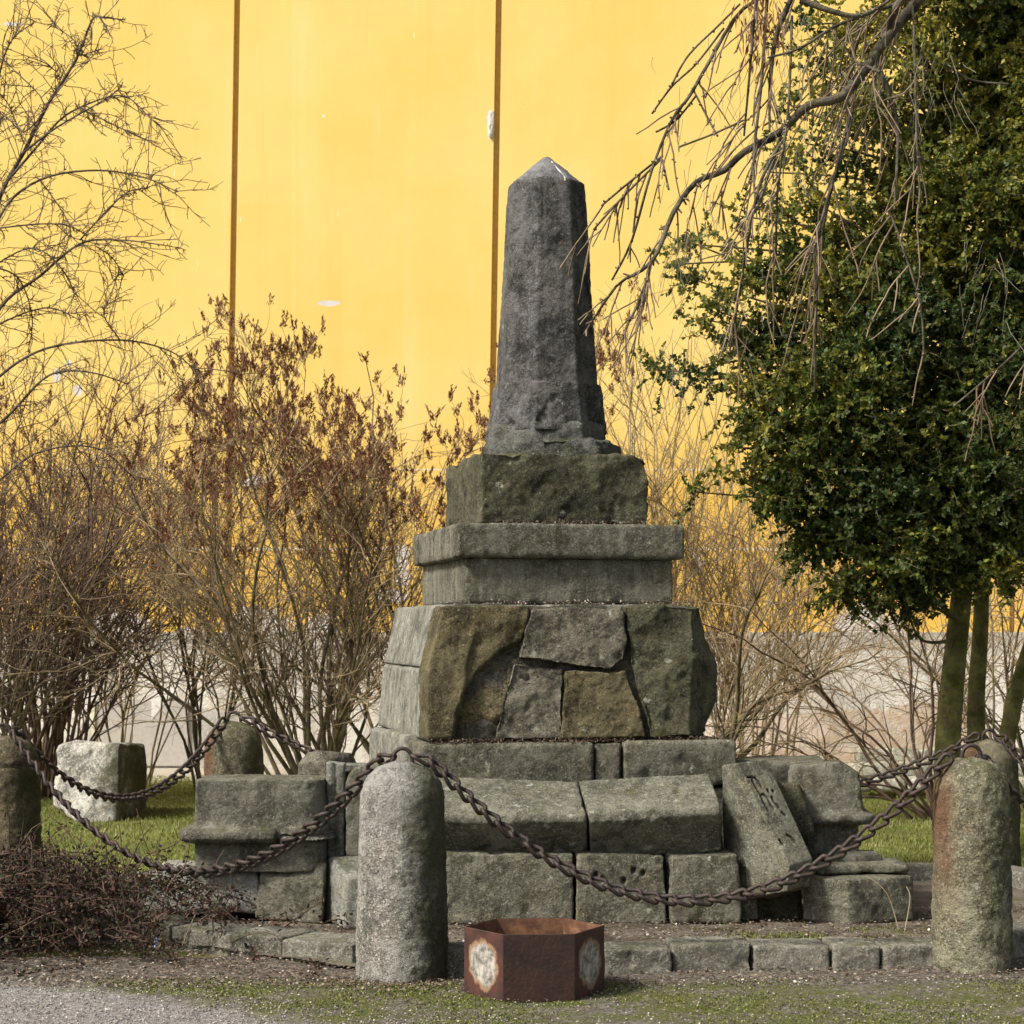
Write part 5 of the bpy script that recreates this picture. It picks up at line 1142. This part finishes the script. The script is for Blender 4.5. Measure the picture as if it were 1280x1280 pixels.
# moss patch in the bed at right, at kerb
n_ = 16000; xs = rg.uniform(0.9, 2.6, n_); ys = rg.uniform(9.8, 11.0, n_); dn = fbm(np.stack([xs, ys, xs * 0], 1) * 3, 62, 4); k = dn > rg.uniform(0.0, 0.6, n_); xs, ys = xs[k], ys[k]
tag(blades(xs, ys, rg.uniform(0.008, 0.03, len(xs)), 0.0045, rg.uniform(0, 1, len(xs)), 0.0).build('moss_patch', M['moss']), 'green moss patch inside the kerb before the corner block', 'moss', kind='stuff')
# litter flakes and gravel
def scatter_litter(name, n_, x0, x1, y0, y1, z, size, lo_t, hi_t, label, cat, mat, filt=None, wedge=True):
    ys = rg.uniform(y0, y1, n_); xs = rg.uniform(x0, x1, n_) * (ys if wedge else 1)
    k = np.ones(n_, bool) if filt is None else filt(xs, ys); xs, ys = xs[k], ys[k]; m_ = len(xs)
    c = np.stack([xs, ys, z + rg.uniform(0, 0.012, m_)], 1); a1 = rand_unit(rg, m_); a1[:, 2] *= 0.35; s_ = rg.uniform(0.4, 1.4, m_)[:, None] * size
    b1 = np.cross(a1, np.array([0, 0, 1.0]) + rg.normal(size=(m_, 3)) * 0.3); b1 /= np.linalg.norm(b1, axis=1)[:, None] + 1e-9
    L_ = Leaves(); L_.quads(c, a1 * s_, b1 * s_ * 0.65, rg.beta(1.6, 1.5, m_) * (hi_t - lo_t) + lo_t); return tag(L_.build(name, mat), label, cat, kind='stuff')
scatter_litter('leaf_litter', 22000, -0.27, 0.29, 9.4, 11.6, 0.012, 0.0095, 0, 1, 'dry leaf scraps and chips on the soil inside the kerb', 'leaf litter', M['litter'], lambda x_, y_: inside(x_, y_, BV, -0.12))
scatter_litter('kerb_litter', 24000, -0.27, 0.27, 8.75, 11.2, 0.0, 0.009, 0, 1, 'dry leaf scraps along the outer foot of the kerb', 'leaf litter', M['litter'], lambda x_, y_: (~inside(x_, y_, BV, 0.0)) & inside(x_, y_, BV, 0.42))
scatter_litter('strip_litter', 12000, -0.27, -0.03, 9.0, 10.9, 0.0, 0.009, 0, 1, 'dry leaf scraps on the bare strip in front of the brambles', 'leaf litter', M['litter'], lambda x_, y_: ~inside(x_, y_, BV, 0.15))
scatter_litter('pale_flakes', 3800, -0.27, 0.27, 8.1, 9.3, 0.0, 0.0055, 0.6, 1, 'small whitish flakes and chips scattered over the moss strip', 'litter', M['litter'])
# gravel as tiny octahedra
n_ = 15000; ys = rg.uniform(8.05, 9.3, n_); xs = rg.uniform(-0.27, 0.27, n_) * ys; band = ys + 0.62 * xs + 0.5 * fbm(np.stack([xs, ys, xs * 0], 1) * 1.6, 3, 3)
k = rg.uniform(0, 1, n_) < np.clip((8.3 - band) / 0.9, 0.10, 1); xs, ys = xs[k], ys[k]; m_ = len(xs); s_ = rg.uniform(0.002, 0.0065, m_)
oc = np.array([(1, 0, 0), (0, 1, 0), (-1, 0, 0), (0, -1, 0), (0, 0, 0.7), (0, 0, -0.7)], float); fc = np.array([(0, 1, 4), (1, 2, 4), (2, 3, 4), (3, 0, 4), (1, 0, 5), (2, 1, 5), (3, 2, 5), (0, 3, 5)])
co = (oc[None] * s_[:, None, None] * rg.uniform(0.6, 1.3, (m_, 6, 1))) + np.stack([xs, ys, np.full(m_, -0.004)], 1)[:, None, :]
me = mesh_np('gravel', co.reshape(-1, 3), (fc[None] + (np.arange(m_) * 6)[:, None, None]).ravel(), 3); at = me.attributes.new('tone', 'FLOAT', 'FACE'); at.data.foreach_set('value', np.repeat(rg.uniform(0, 1, m_), 8).astype(np.float32))
tag(mkobj('gravel', me, M['gravel']), 'fine grey gravel on the path at lower left', 'gravel', kind='stuff')
